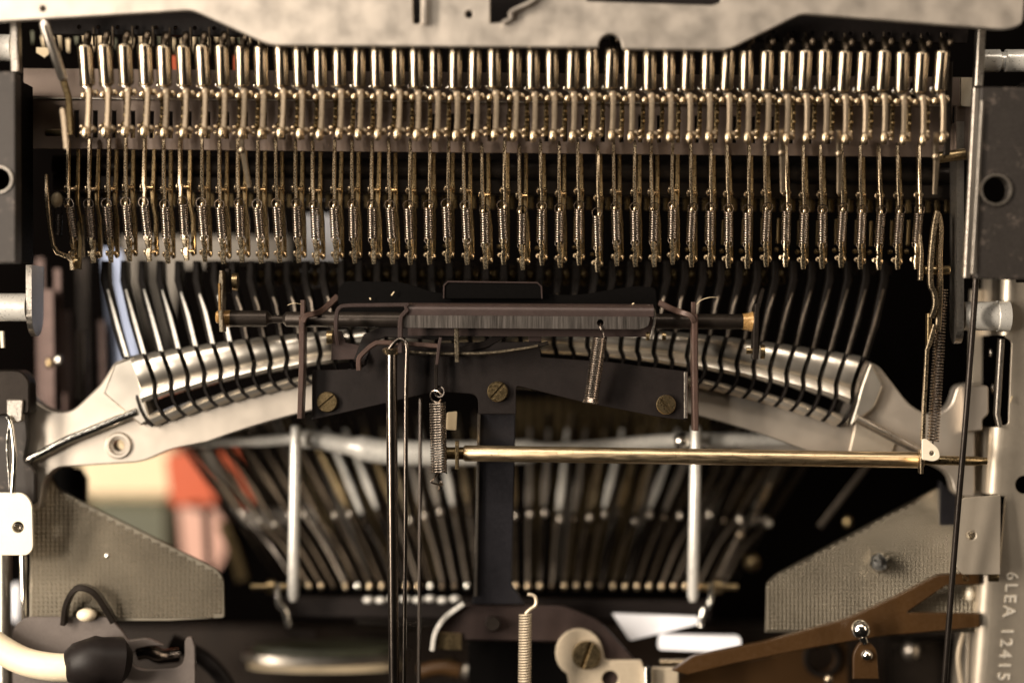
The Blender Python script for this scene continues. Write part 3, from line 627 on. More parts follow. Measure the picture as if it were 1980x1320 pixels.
# gold rod ----------------------------------------------------------------------
t = thing('gold_rod', 'long gold coloured rod lying across the machine below the arched casting', 'rod', P(1340, 900, 3))
mb = MB(); line(mb, [(896, 876, 3), (900, 876, 3), (1783, 889, 3), (1786, 889, 3)], [13, 15.5, 15.5, 13], n=28); part('shaft', mb, 'gold_rod', t)
mb = MB(); line(mb, [(1786, 889, 3), (1892, 891, 3), (1896, 891, 3), (1908, 891, 3)], [9, 9, 7, 7], n=18); part('thin_end', mb, 'brass', t)
mb = MB(); line(mb, [(860, 876, 3), (897, 876, 3)], [12, 12], n=18); part('dark_end', mb, 'dark_brass', t)
mb = MB(); line(mb, [(884, 852, 1), (884, 906, 1)], [7, 7], 30, True); part('collar_plate', mb, 'brass', t)
mb = MB(); plate(mb, [(864, 797, 3), (884, 795, 4), (882, 832, 3), (862, 830)], 3, 1.2); part('cream_tab', mb, 'cream', t)
mb = MB(); line(mb, [(1781, 868, 0), (1780, 915, 0)], [8, 6], 24, True); part('end_collar', mb, 'nickel', t)
# right-hand gold link assembly ------------------------------------------------------
t = thing('linkage_bar', 'pair of brassy bent link bars crossing a short pin beside the last wire lever', 'linkage', P(1810, 640, -2))
mb = MB(); line(mb, smooth_path([(1812, 410, -2), (1806, 440, -2.5), (1800, 500, -3), (1799, 548, -3), (1806, 566, -3), (1808, 590, -3), (1801, 612, -2)], 4), 10, 16, True); part('bent_bar', mb, 'nickel', t)
mb = MB(); line(mb, smooth_path([(1813, 412, -1), (1818, 440, -1), (1816, 500, -1), (1817, 560, -1), (1813, 640, -1)], 4), [6]+[11]*15+[9], 14, True); part('straight_bar', mb, 'nickel', t)
mb = MB(); line(mb, [(1788, 522, 0), (1792, 522, 0), (1834, 522, 0), (1836, 522, 0)], [8, 9, 9, 8], n=18); part('cross_pin', mb, 'brass', t)
mb = MB(); line(mb, [(1778, 455, 0), (1781, 490, -1), (1780, 525, -1), (1779, 542, -1)], [5, 7, 9, 8], 18, True); part('side_cheek', mb, 'nickel', t)
t = thing('pull_lever', 'long brassy strip lever ending in a white eyelet tab over the gold rod', 'lever', P(1788, 890, -2))
mb = MB(); line(mb, [(1807, 628, -2), (1797, 664, -2), (1792, 676, -2), (1790, 720, -2), (1786, 800, -2), (1784, 852, -2)], [8, 9, 7, 7, 7, 8], 12, True); part('strip', mb, 'nickel', t)
mb = MB(); line(mb, [(1796, 606, -1), (1794, 672, -1)], [9, 6], 20, True); part('upper_cheek', mb, 'brass', t)
mb = MB(); plate(mb, [(1783, 848, 4), (1792, 848, 4), (1816, 868, 10), (1818, 886, 8), (1806, 892, 6), (1783, 888, 3)], -3, .8, [circ(1802, 876, 5, 12)], bev=.8); part('eyelet_tab', mb, 'white_tab', t)
mb = MB(); coil(mb, P(1822, 560, 2), P(1804, 852, 1), px_r(10.5, 1), px_r(1.7, 1), 50, 14, 6)
line(mb, [(1804, 852, 1), (1802, 876, -2)], 1.6, n=6); solo('stretched_spring', mb, 'spring_steel', 'long stretched spring hooked into the white eyelet tab', 'spring')
mb = MB(); line(mb, smooth_path([(1890, 470, -4), (1886, 560, -4), (1868, 800, -3), (1846, 1060, 1), (1824, 1345, 6)], 6), 6, n=14); solo('black_cable', mb, 'black_oxide', 'long thin black rod running down beside the sheet metal frame', 'rod')
mb = MB(); line(mb, [(1862, 611, 3), (1926, 611, 3), (1928, 611, 3), (1950, 611, 3)], [28, 28, 30, 30], n=28); solo('turned_spacer', mb, 'bright_alloy', 'short turned steel spacer between the long end plate and the sheet metal frame', 'spacer')
# ================================================================== sheet metal frame with stamped number
t = thing('sheet_frame', 'pale folded sheet metal frame with long slot and stamped number', 'frame', P(1940, 1320, 12))
FY = lambda x, y: 4+(y-540)*.018
def fx(y): return 1962-(y-540)*.075
mb = MB(); plate(mb, [(fx(500), 500), (2150, 500), (2150, 1400), (fx(1400), 1400), (fx(1110), 1110), (fx(1110)+14, 1108), (fx(960)+14, 960), (fx(958), 957), (fx(830), 830), (1955-22, 822, 9), (1950, 822, 8), (1957, 660, 6), (1942, 650), (fx(640), 640)], FY, 1.2, [circ(1981, 937, 18)], bev=.8); fa = part('face', mb, 'frame_zinc', t)
def foldseg(a, b):
    mb = MB(); vs = []; fs = []; m = 9
    ys = [a+(b-a)*i/8 for i in range(9)]
    for y in ys:
        x = fx(y)+1; Y = FY(x, y)
        for q in range(m):
            an = R(90*q/(m-1)); r = 24
            p = P(x-r*math.sin(an), y, Y); p.y += r*K*(1-math.cos(an)); vs.append(p)
        p = P(x-24, y, Y); p.y += .022; vs.append(p)
    for i in range(8):
        for q in range(m): fs.append((i*(m+1)+q, i*(m+1)+q+1, (i+1)*(m+1)+q+1, (i+1)*(m+1)+q))
    return mb.add(vs, fs)
part('fold', foldseg(500, 648), 'frame_zinc', t); part('fold', foldseg(826, 955), 'frame_zinc', t); part('fold', foldseg(1112, 1400), 'frame_zinc', t)
mb = MB(); line(mb, [(1936, 655, 7), (1927, 800, 9), (1932, 824, 9)], [9, 9, 8], 20, True); part('slot_rim', mb, 'steel', fa)
mb = MB(); plate(mb, [(1860, 962, 14), (1935, 957), (1934, 1110), (1862, 1110, 0), (1848, 1096, 10), (1850, 985)], 8, 1.2, [circ(1878, 1034, 10, 16)], bev=.8); tb = part('tab', mb, 'frame_zinc', t)
mb = MB(); ball(mb, P(1879, 1035, 12), px_r(9, 12)); part('tab_rivet', mb, 'chrome', tb)
mb = MB(); line(mb, [(1912, 1116, 11), (1930, 1116, 11)], 8, n=12); part('tab_screw', mb, 'dark_brass', tb)
mb = MB(); plate(mb, [(1880, 560), (1900, 560), (1896, 1400), (1868, 1400)], 24, 3); part('inner_wall', mb, 'frame_zinc', t)
for (x, y, h) in ((1924, 752, 18), (1920, 682, 14)):
    mb = MB(); ball(mb, P(x-4, y, 14), px_r(4, 14), px_r(h*.6, 14)); part('weld_mark', mb, 'steel', t)
fc = bpy.data.curves.new('stamp', 'FONT'); fc.body = '6LEA 12415'; fc.size = 1; fc.extrude = .02; fc.bevel_depth = .014; fc.space_character = 1.32; fc.resolution_u = 3
fo = bpy.data.objects.new('stamp', fc); me = fo.to_mesh(); mb = MB(); vs = []
us = [v.co.x for v in me.vertices]; u0, u1 = min(us), max(us)
for v in me.vertices:
    py = 1106+(v.co.x-u0)/(u1-u0)*208; px = 1947+(v.co.y)*33-(py-1106)*.085
    q = P(px, py, FY(px, py)); q.y -= .0001+v.co.z*.006; vs.append(q)
mb.add(vs, [tuple(p.vertices) for p in me.polygons], False); fo.to_mesh_clear(); bpy.data.objects.remove(fo); bpy.data.curves.remove(fc)
part('stamped_number', mb, 'stamp_white', fa, 'raised stamped characters 6LEA 12415')
mb = MB(); line(mb, [(1957, 765, 7), (1953, 778, 7)], 3, 3, True); solo('yellow_fleck', mb, 'cream', 'tiny yellow fleck inside the long slot of the frame', 'debris')
# ================================================================== lower left
t = thing('white_tab_plate', 'bright pale metal tab with one hole beside the waffle panel', 'tab', P(20, 1073, 2))
mb = MB(); plate(mb, [(-80, 952), (46, 952, 14), (62, 972, 14), (64, 1060, 8), (54, 1073, 10), (-80, 1073)], 4, 1.2, [circ(35, 1019, 11, 18)], bev=.9); part('tab', mb, 'white_tab', t)
mb = MB(); ball(mb, P(35, 1021, 9.5), px_r(11, 9)); part('hole_plug', mb, 'chrome', t)
mb = MB(); line(mb, smooth_path([(14, 805, 4), (22, 822, 4), (28, 880, 4), (24, 952, 4)], 4), 5, n=10); line(mb, smooth_path([(20, 815, 4), (14, 860, 4), (20, 945, 4)], 4), 3, n=8)
solo('wire_clip', mb, 'chrome', 'bright bent wire clip standing above the pale tab', 'clip')
mb = MB(); line(mb, [(44, 1072, 16), (52, 1345, 16)], 7, n=14); solo('thin_chrome_rod', mb, 'chrome', 'thin chrome rod beside the waffle panel below the pale tab', 'rod')
mb = MB(); line(mb, [(5, 900, 22), (8, 1345, 22)], 15, n=18); solo('thick_steel_rod', mb, 'steel', 'thick steel rod standing behind the pale tab', 'rod')
mb = MB(); ball(mb, P(33, 1165, 60), px_r(15, 60), px_r(40, 60), 14, 10); solo('white_bead', mb, 'paper_white', 'white out of focus drop shape between the two rods', 'bead')
mb = MB(); line(mb, [(4, 640, 9), (6, 672, 9)], [8, 6], 10, True); solo('pale_lug', mb, 'white_tab', 'small pale lug under the chrome hub', 'lug')
def inside(x, y, poly):
    c = False; n = len(poly)
    for i in range(n):
        (x0, y0), (x1, y1) = poly[i][:2], poly[i-1][:2]
        if (y0 > y) != (y1 > y) and x < (x1-x0)*(y-y0)/(y1-y0)+x0: c = not c
    return c
def waffle_studs(poly, Y, per, parent):
    mb = MB(); xs = [p[0] for p in poly]; ys = [p[1] for p in poly]; y = min(ys)+per; r = 0
    while y < max(ys):
        x = min(xs)+per
        while x < max(xs):
            h = per*.5
            if all(inside(x+a, y+b, poly) for a in (-h, h) for b in (-h, h)):
                yy = Y(x, y)-.02; a = h*.86; c = h*.34
                base = [P(x+q*a, y+w_*a, Y(x+q*a, y+w_*a)-.02) for q, w_ in ((-1, -1), (1, -1), (1, 1), (-1, 1))]
                top = [P(x+q*c, y+w_*c, Y(x+q*c, y+w_*c)-.02)-Vector((0, h*.5*K, 0)) for q, w_ in ((-1, -1), (1, -1), (1, 1), (-1, 1))]
                mb.add(base+top, [(4, 5, 6, 7)]+[(k, (k+1) % 4, 4+(k+1) % 4, 4+k) for k in range(4)], False)
            x += per
        y += per
    o = part('embossed_studs', mb, 'waffle', parent); o['kind'] = 'stuff'; return o
t = thing('waffle_panel', 'pale waffle textured metal panel behind the white cable', 'panel', P(250, 1200, 34))
mb = MB(); plate(mb, [(92, 898), (106, 940, 16), (158, 969), (420, 1100, 10), (432, 1118, 10), (434, 1194, 6), (323, 1200), (56, 1200), (60, 970), (78, 915)], lambda x, y: 23-(y-900)*.035, 1.5, bev=1); part('sheet', mb, 'waffle', t)
waffle_studs([(92, 898), (106, 940), (158, 969), (420, 1100), (432, 1118), (434, 1194), (323, 1200), (56, 1200), (60, 970), (78, 915)], lambda x, y: 23-(y-900)*.035, 8.6, t)
mb = MB(); ball(mb, P(207, 1074, 17), px_r(6, 17)); part('dimple', mb, 'chrome', t)
t = thing('plain_waffle_panel', 'pale waffle textured metal panel with a chrome nut behind the brown arm', 'panel', P(1660, 1215, 34))
mb = MB(); plate(mb, [(1818, 940), (1500, 1110, 8), (1483, 1126, 8), (1480, 1222), (1900, 1222), (1900, 940)], lambda x, y: 29-(y-940)*.038, 1.5, bev=1); part('sheet', mb, 'waffle', t)
waffle_studs([(1818, 940), (1500, 1110), (1483, 1126), (1480, 1222), (1900, 1222), (1900, 940)], lambda x, y: 29-(y-940)*.038, 7.8, t)
mb = MB(); line(mb, [(1700, 1084, 24), (1698, 1086, 19)], [20, 18], n=6); line(mb, [(1698, 1086, 19), (1696, 1087, 16)], [9, 8], n=12); part('nut', mb, 'chrome', t)
mb = MB(); plate(mb, [(1818, 930), (1850, 960), (1850, 1110), (1815, 1120)], 26, 3); part('dark_edge', mb, 'blue_black', t)
# cable and holder
t = thing('cable_holder', 'dark grey metal holder plate with open hook beside the white cable', 'holder', P(200, 1330, 10))
mb = MB(); plate(mb, [(24, 1345), (24, 1212, 20), (48, 1192, 14), (212, 1192, 14), (240, 1225, 14), (248, 1238, 8), (285, 1233, 10), (318, 1247, 4), (290, 1248, 8), (262, 1254, 8), (252, 1272, 8), (260, 1290, 8), (280, 1295, 8), (338, 1292, 6), (353, 1284, 8), (357, 1268, 6), (357, 1240, 3), (361, 1231, 4), (371, 1231, 4), (377, 1250, 4), (378, 1345)], 11, 1.6, bev=1.6); part('plate', mb, 'holder_grey', t)
mb = MB(); line(mb, smooth_path([(262, 1262, 15), (286, 1258, 15), (310, 1268, 16), (345, 1266, 18)], 4), [10]+[16]*8+[14]*4, n=16); part('inner_knob', mb, 'dark_steel', t)
mb = MB(); line(mb, smooth_path([(124, 1205, 10), (130, 1165, 9), (150, 1136, 8), (180, 1142, 8), (202, 1170, 9), (220, 1200, 10)], 5), [10]*10+[12]*16, 26, True); part('loop', mb, 'black_oxide', t)
t = thing('white_cable', 'thick cream white cable running into a black rubber boot', 'cable', P(80, 1310, 4))
mb = MB(); line(mb, smooth_path([(-70, 1200, 6), (-20, 1240, 5), (40, 1275, 4), (95, 1288, 3), (150, 1290, 3)], 6), 27, n=24); part('sheath', mb, 'cable_white', t)
mb = MB(); line(mb, [(134, 1290, 3), (138, 1290, 3), (150, 1284, 3), (190, 1278, 3), (194, 1278, 3), (230, 1280, 5), (242, 1282, 6)], [28, 34, 42, 50, 46, 50, 34], n=28); part('boot', mb, 'black_paint', t)
mb = MB(); ball(mb, P(168, 1188, 10.5), px_r(20, 10), px_r(13, 10), 14, 8); part('core_end', mb, 'cable_white', t)
mb = MB(); line(mb, smooth_path([(330, 1240, 30), (390, 1270, 30), (430, 1310, 30), (450, 1350, 30)], 5), 16, n=16); solo('black_hose', mb, 'black_paint', 'black hose curving down beside the cable holder', 'hose')
# ================================================================== things behind on the left
mb = MB(); plate(mb, [(196, 480), (234, 484), (276, 720), (210, 720)], 60, 1); solo('blue_sheet', mb, 'paper_blue', 'pale blue sheet seen behind the typebars', 'sheet')
mb = MB(); plate(mb, [(236, 458), (560, 458), (560, 508), (345, 518), (325, 700), (296, 705), (252, 545)], 70, 1); solo('pale_sheet', mb, 'paper_grey', 'pale cream sheet seen between the black typebars', 'sheet')
mb = MB(); plate(mb, [(584, 415), (640, 415), (660, 470), (652, 545, 10), (592, 555, 10), (572, 530), (584, 470)], 50, 1); solo('white_sheet', mb, 'paper_white', 'white sheet glimpsed behind the small springs', 'sheet')
for k, (x, w_, m, ya, yb, lab) in enumerate(((95, 20, 'mauve_strip', 560, 830, 'blurred pinkish upright strip behind the chrome hub'), (112, 14, 'mauve_strip', 520, 760, 'blurred steel upright strip behind the bent lever foot'), (128, 18, 'mauve_strip', 600, 800, 'blurred reddish upright strip over the casting dip'), (160, 26, 'black_oxide', 500, 800, 'blurred black upright strip beside the blue sheet'), (196, 14, 'mauve_strip', 620, 760, 'blurred steel upright strip in front of the blue sheet'), (78, 16, 'mauve_strip', 500, 780, 'blurred brown upright strip by the rounded end plate'), (215, 12, 'black_oxide', 480, 600, 'blurred black short strip above the blue sheet'))):
    mb = MB(); line(mb, [(x, ya, 45+k*3), (x+4, yb, 45+k*3)], w_, 10, True); solo('upright_strip', mb, m, lab, 'strip')
for (x, y, lab) in ((96, 702, 'blurred brass bead among the upright strips'), (114, 696, 'blurred chrome bead among the upright strips')):
    mb = MB(); ball(mb, P(x, y, 38), px_r(7, 38), px_r(11, 38)); solo('small_bead', mb, 'brass' if x < 100 else 'chrome', lab, 'bead')
mb = MB(); coil(mb, P(158, 640, 34), P(160, 770, 34), px_r(10, 34), px_r(2.4, 34), 16, 12, 5); solo('black_spring', mb, 'black_oxide', 'black coil spring above the dip of the arched casting', 'spring')
mb = MB(); boxm(mb, P(150, 850, 140), P(362, 962, 155)); solo('cream_block', mb, 'cream', 'blurred cream block behind the waffle panel with dimple', 'block')
mb = MB(); plate(mb, [(318, 880, 10), (372, 868, 10), (420, 960, 14), (400, 990, 14), (330, 975, 14)], 132, 8); solo('red_block', mb, 'red_plastic', 'blurred orange red block beside the cream block', 'block')
mb = MB(); plate(mb, [(435, 862, 6), (452, 862, 6), (492, 972, 10), (470, 984, 8), (424, 880, 4)], 100, 6); solo('red_bar', mb, 'red_plastic', 'blurred slanting red bar beside the grey green bar', 'bar')
mb = MB(); line(mb, [(358, 868, 70), (402, 930, 70), (470, 1015, 70)], 6, 20, True); solo('dark_strut', mb, 'black_oxide', 'thin dark slanted strut in front of the red block', 'strut')
mb = MB(); line(mb, [(400, 868, 80), (470, 1000, 80)], 26, 20, True); solo('grey_bar', mb, 'steel', 'blurred slanting grey bar beside the red bar', 'bar')
mb = MB(); boxm(mb, P(165, 962, 140), P(352, 1080, 155)); solo('green_block', mb, 'grey_green', 'blurred dark green grey block under the cream block', 'block')
mb = MB(); plate(mb, [(345, 975, 16), (400, 968, 20), (440, 1020, 20), (432, 1080, 20), (400, 1120), (355, 1090)], 132, 8); solo('pink_block', mb, 'pink_plastic', 'blurred pale pink rounded block below the red block', 'block')
mb = MB(); plate(mb, [(450, 985, 8), (560, 985, 8), (560, 1015, 8), (480, 1020, 10)], 62, 5); solo('grey_ledge', mb, 'steel', 'blurred grey ledge below the slanting red bar', 'ledge')
mb = MB(); line(mb, [(398, 985, 90), (404, 1110, 90)], 14, 10, True); solo('upright_strut', mb, 'dark_rubber', 'dark blurred upright strut in front of the pink block', 'strut')
mb = MB(); line(mb, smooth_path([(430, 1010, 84), (452, 1060, 84), (470, 1120, 84)], 4), 24, 14, True); solo('brown_curved_bar', mb, 'dark_brass', 'dim brown curved bar beside the pink block', 'bar')
mb = MB(); plate(mb, [(104, 905), (152, 905), (165, 925), (165, 972), (112, 945)], 40, 4); solo('dark_catch', mb, 'dark_rubber', 'small dark catch between the waffle panel and the arched casting', 'catch')
t = thing('pale_rack', 'pale ragged backing visible between the tube tops', 'rack', P(160, 128, 45))
for k in range(34):
    mb = MB(); x = 62+k*16+random.uniform(-4, 4); y = 66+random.uniform(-6, 10)
    plate(mb, [(x, y), (x+random.uniform(4, 9), y), (x+random.uniform(4, 7), y+random.uniform(14, 40)), (x+2, y+random.uniform(8, 30))], 26, 1); part('shard', mb, 'cream' if k % 5 else 'grey_green', t)
for x, lab in ((331, 'small red block seen between two tubes'), (452, 'tiny brown red block seen between tubes'),):
    mb = MB(); plate(mb, rect(x, 108, x+14, 138), 24, 1); solo('red_chip', mb, 'red_plastic', lab, 'block')
mb = MB(); plate(mb, [(70, 92), (98, 92), (96, 104), (86, 112), (70, 102)], 10, 1); solo('cream_shard', mb, 'cream', 'small cream shard behind the slanted tube link', 'shard')
# ================================================================== key levers fan (lower centre)
for i in range(36):
    f = i-17.5
    if abs(f) < 0: continue
    t = thing('key_lever', 'blurred curved key lever with round bright eyelets in the lower fan', 'lever', P(980+f*24, 1140, 46), 'fan of key levers behind the centre post')
    xb = 985+f*23.5; xm = 978+f*29; xt = 972+f*37
    ym = 985+abs(f)*.9+random.uniform(-9, 9); j = random.uniform(-6, 6); jy = random.uniform(-14, 10)
    mb = MB(); line(mb, smooth_path([(xt+j, 800, 62), (xm+j*.7+(xt-xm)*.55, 890+jy, 58), (xm, ym, 52), (xb+(xm-xb)*.45, 1060, 50), (xb, 1130, 46)], 4), 5, 14, True); part('lever', mb, random.choice(('dim_steel', 'typebar_edge', 'dark_steel')), t)
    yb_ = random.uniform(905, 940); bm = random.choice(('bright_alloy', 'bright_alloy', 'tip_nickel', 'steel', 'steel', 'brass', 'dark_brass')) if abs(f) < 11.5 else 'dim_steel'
    g = lambda y: xm+(xt-xm)*(ym-y)/(ym-800)
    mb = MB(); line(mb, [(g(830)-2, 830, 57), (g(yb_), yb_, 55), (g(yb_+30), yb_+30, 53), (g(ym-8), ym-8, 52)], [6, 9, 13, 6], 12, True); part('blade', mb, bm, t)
    mb = MB(); ball(mb, P(xm+3, ym+6, 48), px_r(5.5, 48), px_r(8, 48)); part('middle_eyelet', mb, 'steel' if random.random() < .6 else 'dim_steel', t)
    mb = MB(); ball(mb, P(xb, 1133, 42), px_r(6, 42), px_r(9, 42)); part('end_eyelet', mb, random.choice(('chrome', 'nickel', 'nickel', 'dim_steel')), t)
for i in range(56):
    f = i-27.5; q = random.uniform(-4, 4); mb = MB(); line(mb, smooth_path([(962+f*22+q, 810, 74), (966+f*20.5+q, 900, 72), (972+f*19, 985, 70), (980+f*16, 1120, 68)], 3), [5]*4+[7]*3+[4]*3, 10, True)
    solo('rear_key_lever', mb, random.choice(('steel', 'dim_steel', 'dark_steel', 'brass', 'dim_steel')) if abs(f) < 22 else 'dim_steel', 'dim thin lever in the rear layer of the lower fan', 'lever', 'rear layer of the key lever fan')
for i in range(22):
    mb = MB(); x = 960+i*19; plate(mb, [(x, 770), (x+11, 770), (x+11, 852), (x, 850)], 60+i % 3, 1); solo('comb_finger', mb, 'dark_brass', 'dim brownish comb finger under the bracket', 'finger', 'comb fingers behind the gold rod')
# chrome cross bar
t = thing('bent_cross_bar', 'bent bright cross bar behind the push rod', 'bar', P(990, 890, 34))
mb = MB(); line(mb, smooth_path([(335, 858, 34), (480, 854, 34), (590, 848, 34), (680, 862, 34), (760, 874, 34), (900, 876, 34), (1100, 868, 34), (1300, 852, 34), (1480, 850, 34), (1680, 850, 34)], 5), [9]*6+[11]*4+[18]*6+[24]*13+[14]*10+[12]*7, n=18); part('bar', mb, 'bright_alloy', t)
mb = MB(); ball(mb, P(1318, 852, 28), px_r(18, 28), px_r(15, 28)); part('bolt_head', mb, 'chrome', t)
mb = MB(); plate(mb, [(1370, 840), (1560, 840), (1640, 880), (1370, 868)], 36, 3); part('flat_wing', mb, 'plate_alloy', t)
for (x0, x1, lab) in ((572, 567, 'pale straight post standing under the bracket beside the fan'), (1346, 1340, 'pale straight post standing below the bolt head')):
    mb = MB(); line(mb, [(x0, 822, 27), (x0, 826, 27), (x1, 1150, 32), (x1, 1162, 32)], [7, 10, 10.5, 6], n=18); solo('support_post', mb, 'bright_alloy', lab, 'post')
# centre post
t = thing('centre_post', 'blue black flat upright post below the bracket', 'post', P(955, 1170, 22))
mb = MB(); plate(mb, [(927, 752), (998, 752), (990, 1130, 6), (1016, 1168, 4), (912, 1168, 4), (920, 1130, 6)], lambda x, y: 5+(y-750)*.035, 3, bev=2); part('bar', mb, 'blue_black', t)
mb = MB(); line(mb, [(926, 800, 6), (919, 1150, 18)], 5, 12, True); part('bright_edge', mb, 'steel', t)
# bottom bracket
t = thing('lower_bracket', 'black lower bracket with curved bright edge and cross screw', 'bracket', P(1000, 1240, 24))
mb = MB(); plate(mb, [(838, 1250, 6), (848, 1210, 20), (895, 1168, 14), (1090, 1172, 10), (1160, 1200, 20), (1240, 1290, 10), (1250, 1345), (1160, 1345), (1100, 1240, 10), (880, 1236)], 22, 3, bev=2); part('plate', mb, 'cover_brown', t)
mb = MB(); line(mb, smooth_path([(836, 1256, 20), (842, 1222, 20), (862, 1192, 20), (897, 1166, 20)], 5), 9, 18, True); part('bright_edge', mb, 'bright_alloy', t)
mb = MB(); line(mb, [(953, 1205, 21), (953, 1205, 17)], [16, 13], n=18); part('cross_screw', mb, 'black_oxide', t)
mb = MB(); ball(mb, P(953, 1205, 18.5), px_r(6, 18)); part('screw_centre', mb, 'steel', t)
mb = MB(); plate(mb, [(848, 1222), (892, 1224), (892, 1256), (846, 1254)], 21, 3); part('tan_foot', mb, 'brass', t)
t = thing('cross_rail', 'long dark rail with brass screws at both ends under the key lever fan', 'rail', P(960, 1200, 40))
mb = MB(); line(mb, [(548, 1172, 42), (1372, 1180, 42)], 40, 30, True); part('rail', mb, 'black_paint', t)
for k in range(8):
    mb = MB(); ball(mb, P(712+k*24, 1158+random.uniform(-2, 2), 36), px_r(11, 36), px_r(7, 36)); part('rounded_stud', mb, 'bright_alloy', t)  # pale balls stand in for a row of bright reflections
for s, x in ((1, 486), (-1, 1426)):
    mb = MB(); line(mb, [(x, 1134, 40), (x+s*30, 1134, 40), (x+s*31, 1134, 40), (x+s*45, 1134, 40), (x+s*46, 1134, 40), (x+s*70, 1134, 40)], [6, 6, 14, 14, 7, 7], n=16); part('end_screw', mb, 'brass', t)
    mb = MB(); line(mb, smooth_path([(x+s*50, 1126, 36), (x+s*53, 1165, 36), (x+s*66, 1180, 36), (x+s*72, 1210, 36)], 4), 6, n=10); part('wire_bracket', mb, 'chrome', t)
mb = MB(); plate(mb, [(1184, 1186, 4), (1352, 1192, 8), (1350, 1206, 8), (1218, 1238, 6)], 34, 2); solo('white_wedge', mb, 'paper_white', 'bright white wedge plate below the dark rail', 'plate')
mb = MB(); plate(mb, [(1276, 1228, 8), (1434, 1230, 10), (1432, 1262, 10), (1272, 1256, 8)], 30, 4); solo('white_bar', mb, 'paper_white', 'thick white bar beside the brown arm', 'bar')
mb = MB(); line(mb, [(1276, 1280, 24), (1392, 1280, 24)], 6.5, n=12); solo('short_rod', mb, 'nickel', 'short pale rod below the thick white bar', 'rod')
t = thing('beige_cam', 'beige round cam plate with big slotted brass screw', 'cam', P(1150, 1330, 20))
mb = MB(); plate(mb, [(1120-46*math.cos(R(a)), 1262-47*math.sin(R(a))) for a in range(-60, 171, 15)]+[(1170, 1276, 6), (1240, 1276, 4), (1245, 1290), (1312, 1290, 4), (1312, 1350), (1105, 1350)], 20, 2, [circ(1180, 1312, 16)], bev=1.6); part('plate', mb, 'beige_plate', t)
screw('screw', t, 1134, 1266, 17.5, 28, -70, 'brass', 2.0)
mb = MB(); line(mb, [(1252, 1288, 18), (1252, 1350, 18)], 10, n=14); part('pin', mb, 'chrome', t)
mb = MB(); coil(mb, P(1016, 1186, 9), P(1014, 1345, 9), px_r(11, 9), px_r(1.9, 9), 30, 14, 6)
line(mb, smooth_path([(1016, 1186, 9), (1024, 1178, 9), (1036, 1168, 9), (1034, 1152, 9), (1020, 1148, 9)], 4), 3.4, n=8); solo('pale_spring', mb, 'beige_plate', 'pale coil spring with big hook below the centre post', 'spring')
t = thing('flat_disc_stack', 'blurred stack of pale grey discs on the brown pan', 'disc', P(620, 1300, 60))
for k, (rx, y, m) in enumerate(((150, 1282, 'cream'), (160, 1266, 'steel'), (140, 1252, 'grey_green'))):
    mb = MB(); c = P(630, y, 62); r = px_r(rx, 62); mb2 = sweep(mb, [c-Vector((0, 0, .0009)), c+Vector((0, 0, .0009))], r, r*.45, ref=(0, 1, 0), n=36); part('disc', mb, m, t)
mb = MB(); plate(mb, [(540, 1210), (610, 1215), (612, 1240), (560, 1232)], 50, 3); solo('brown_clip', mb, 'pan_brown', 'small blurred brown clip above the disc stack', 'clip')
# brown arm right
t = thing('forked_lever', 'brown painted forked arm with chrome ball joint', 'lever', P(1600, 1290, 24))
mb = MB(); plate(mb, [(1300, 1296), (1340, 1268, 10), (1480, 1240, 20), (1640, 1196, 10), (1740, 1150), (1812, 1112, 12), (1895, 1106), (1895, 1130), (1832, 1130, 8), (1752, 1184, 8), (1895, 1186), (1895, 1212), (1700, 1230, 10), (1650, 1238, 20), (1560, 1254, 20), (1420, 1282), (1330, 1304)], 14, 3, bev=2); part('arm', mb, 'brown_paint', t)
mb = MB(); ball(mb, P(1664, 1216, 8), px_r(19, 8), px_r(19, 8), 18, 12); line(mb, [(1664, 1222, 7), (1672, 1242, 8)], [9, 7], n=12); part('ball_joint', mb, 'chrome', t)
mb = MB(); plate(mb, [(1650, 1312), (1650, 1262, 14), (1664, 1240, 10), (1682, 1240, 8), (1696, 1256, 10), (1700, 1312)], 8, 2, bev=1.5); q = part('clevis', mb, 'brown_paint', t)
mb = MB(); ball(mb, P(1676, 1266, 7.8), px_r(12, 8)); part('rivet', mb, 'chrome', t)
mb = MB(); ring(mb, P(1868, 1117, 10.8), px_r(5, 11), px_r(1.6, 11)); part('hole_rim', mb, 'brass', t)
t = thing('brown_housing', 'brown painted lower housing with a round dark opening', 'housing', P(1520, 1340, 34))
mb = MB(); plate(mb, [(1290, 1360), (1310, 1300, 30), (1480, 1268, 20), (1640, 1240, 10), (1640, 1360)], 38, 3, [circ(1590, 1272, 26, 20)], bev=2); part('shell', mb, 'brown_paint', t)
mb = MB(); ring(mb, P(1590, 1272, 37), px_r(32, 37), px_r(6, 37), seg=24); part('opening_rim', mb, 'black_oxide', t)
mb = MB(); ball(mb, P(1762, 1255, 44), px_r(18, 44), px_r(22, 44)); solo('dull_ball', mb, 'steel', 'dull grey ball below the brown arm', 'ball')
mb = MB(); ball(mb, P(1602, 1312, 20), px_r(10, 20)); solo('tan_bead', mb, 'tan_nickel', 'small tan bead below the round dark opening', 'bead')
mb = MB(); ball(mb, P(1876, 1148, 20), px_r(9, 20), px_r(14, 20)); solo('pale_stud', mb, 'white_tab', 'pale stud beside the fork of the brown arm', 'stud')
mb = MB(); line(mb, smooth_path([(1866, 1212, 20), (1852, 1270, 20), (1862, 1345, 20)], 4), 7, 10, True); solo('pale_strip', mb, 'beige_plate', 'pale curved strip below the end of the brown arm', 'strip')
mb = MB(); plate(mb, [(1720, 1240), (1850, 1236), (1850, 1360), (1720, 1360)], 50, 10); solo('dark_block', mb, 'black_oxide', 'dark blurred block behind the dull grey ball', 'block')
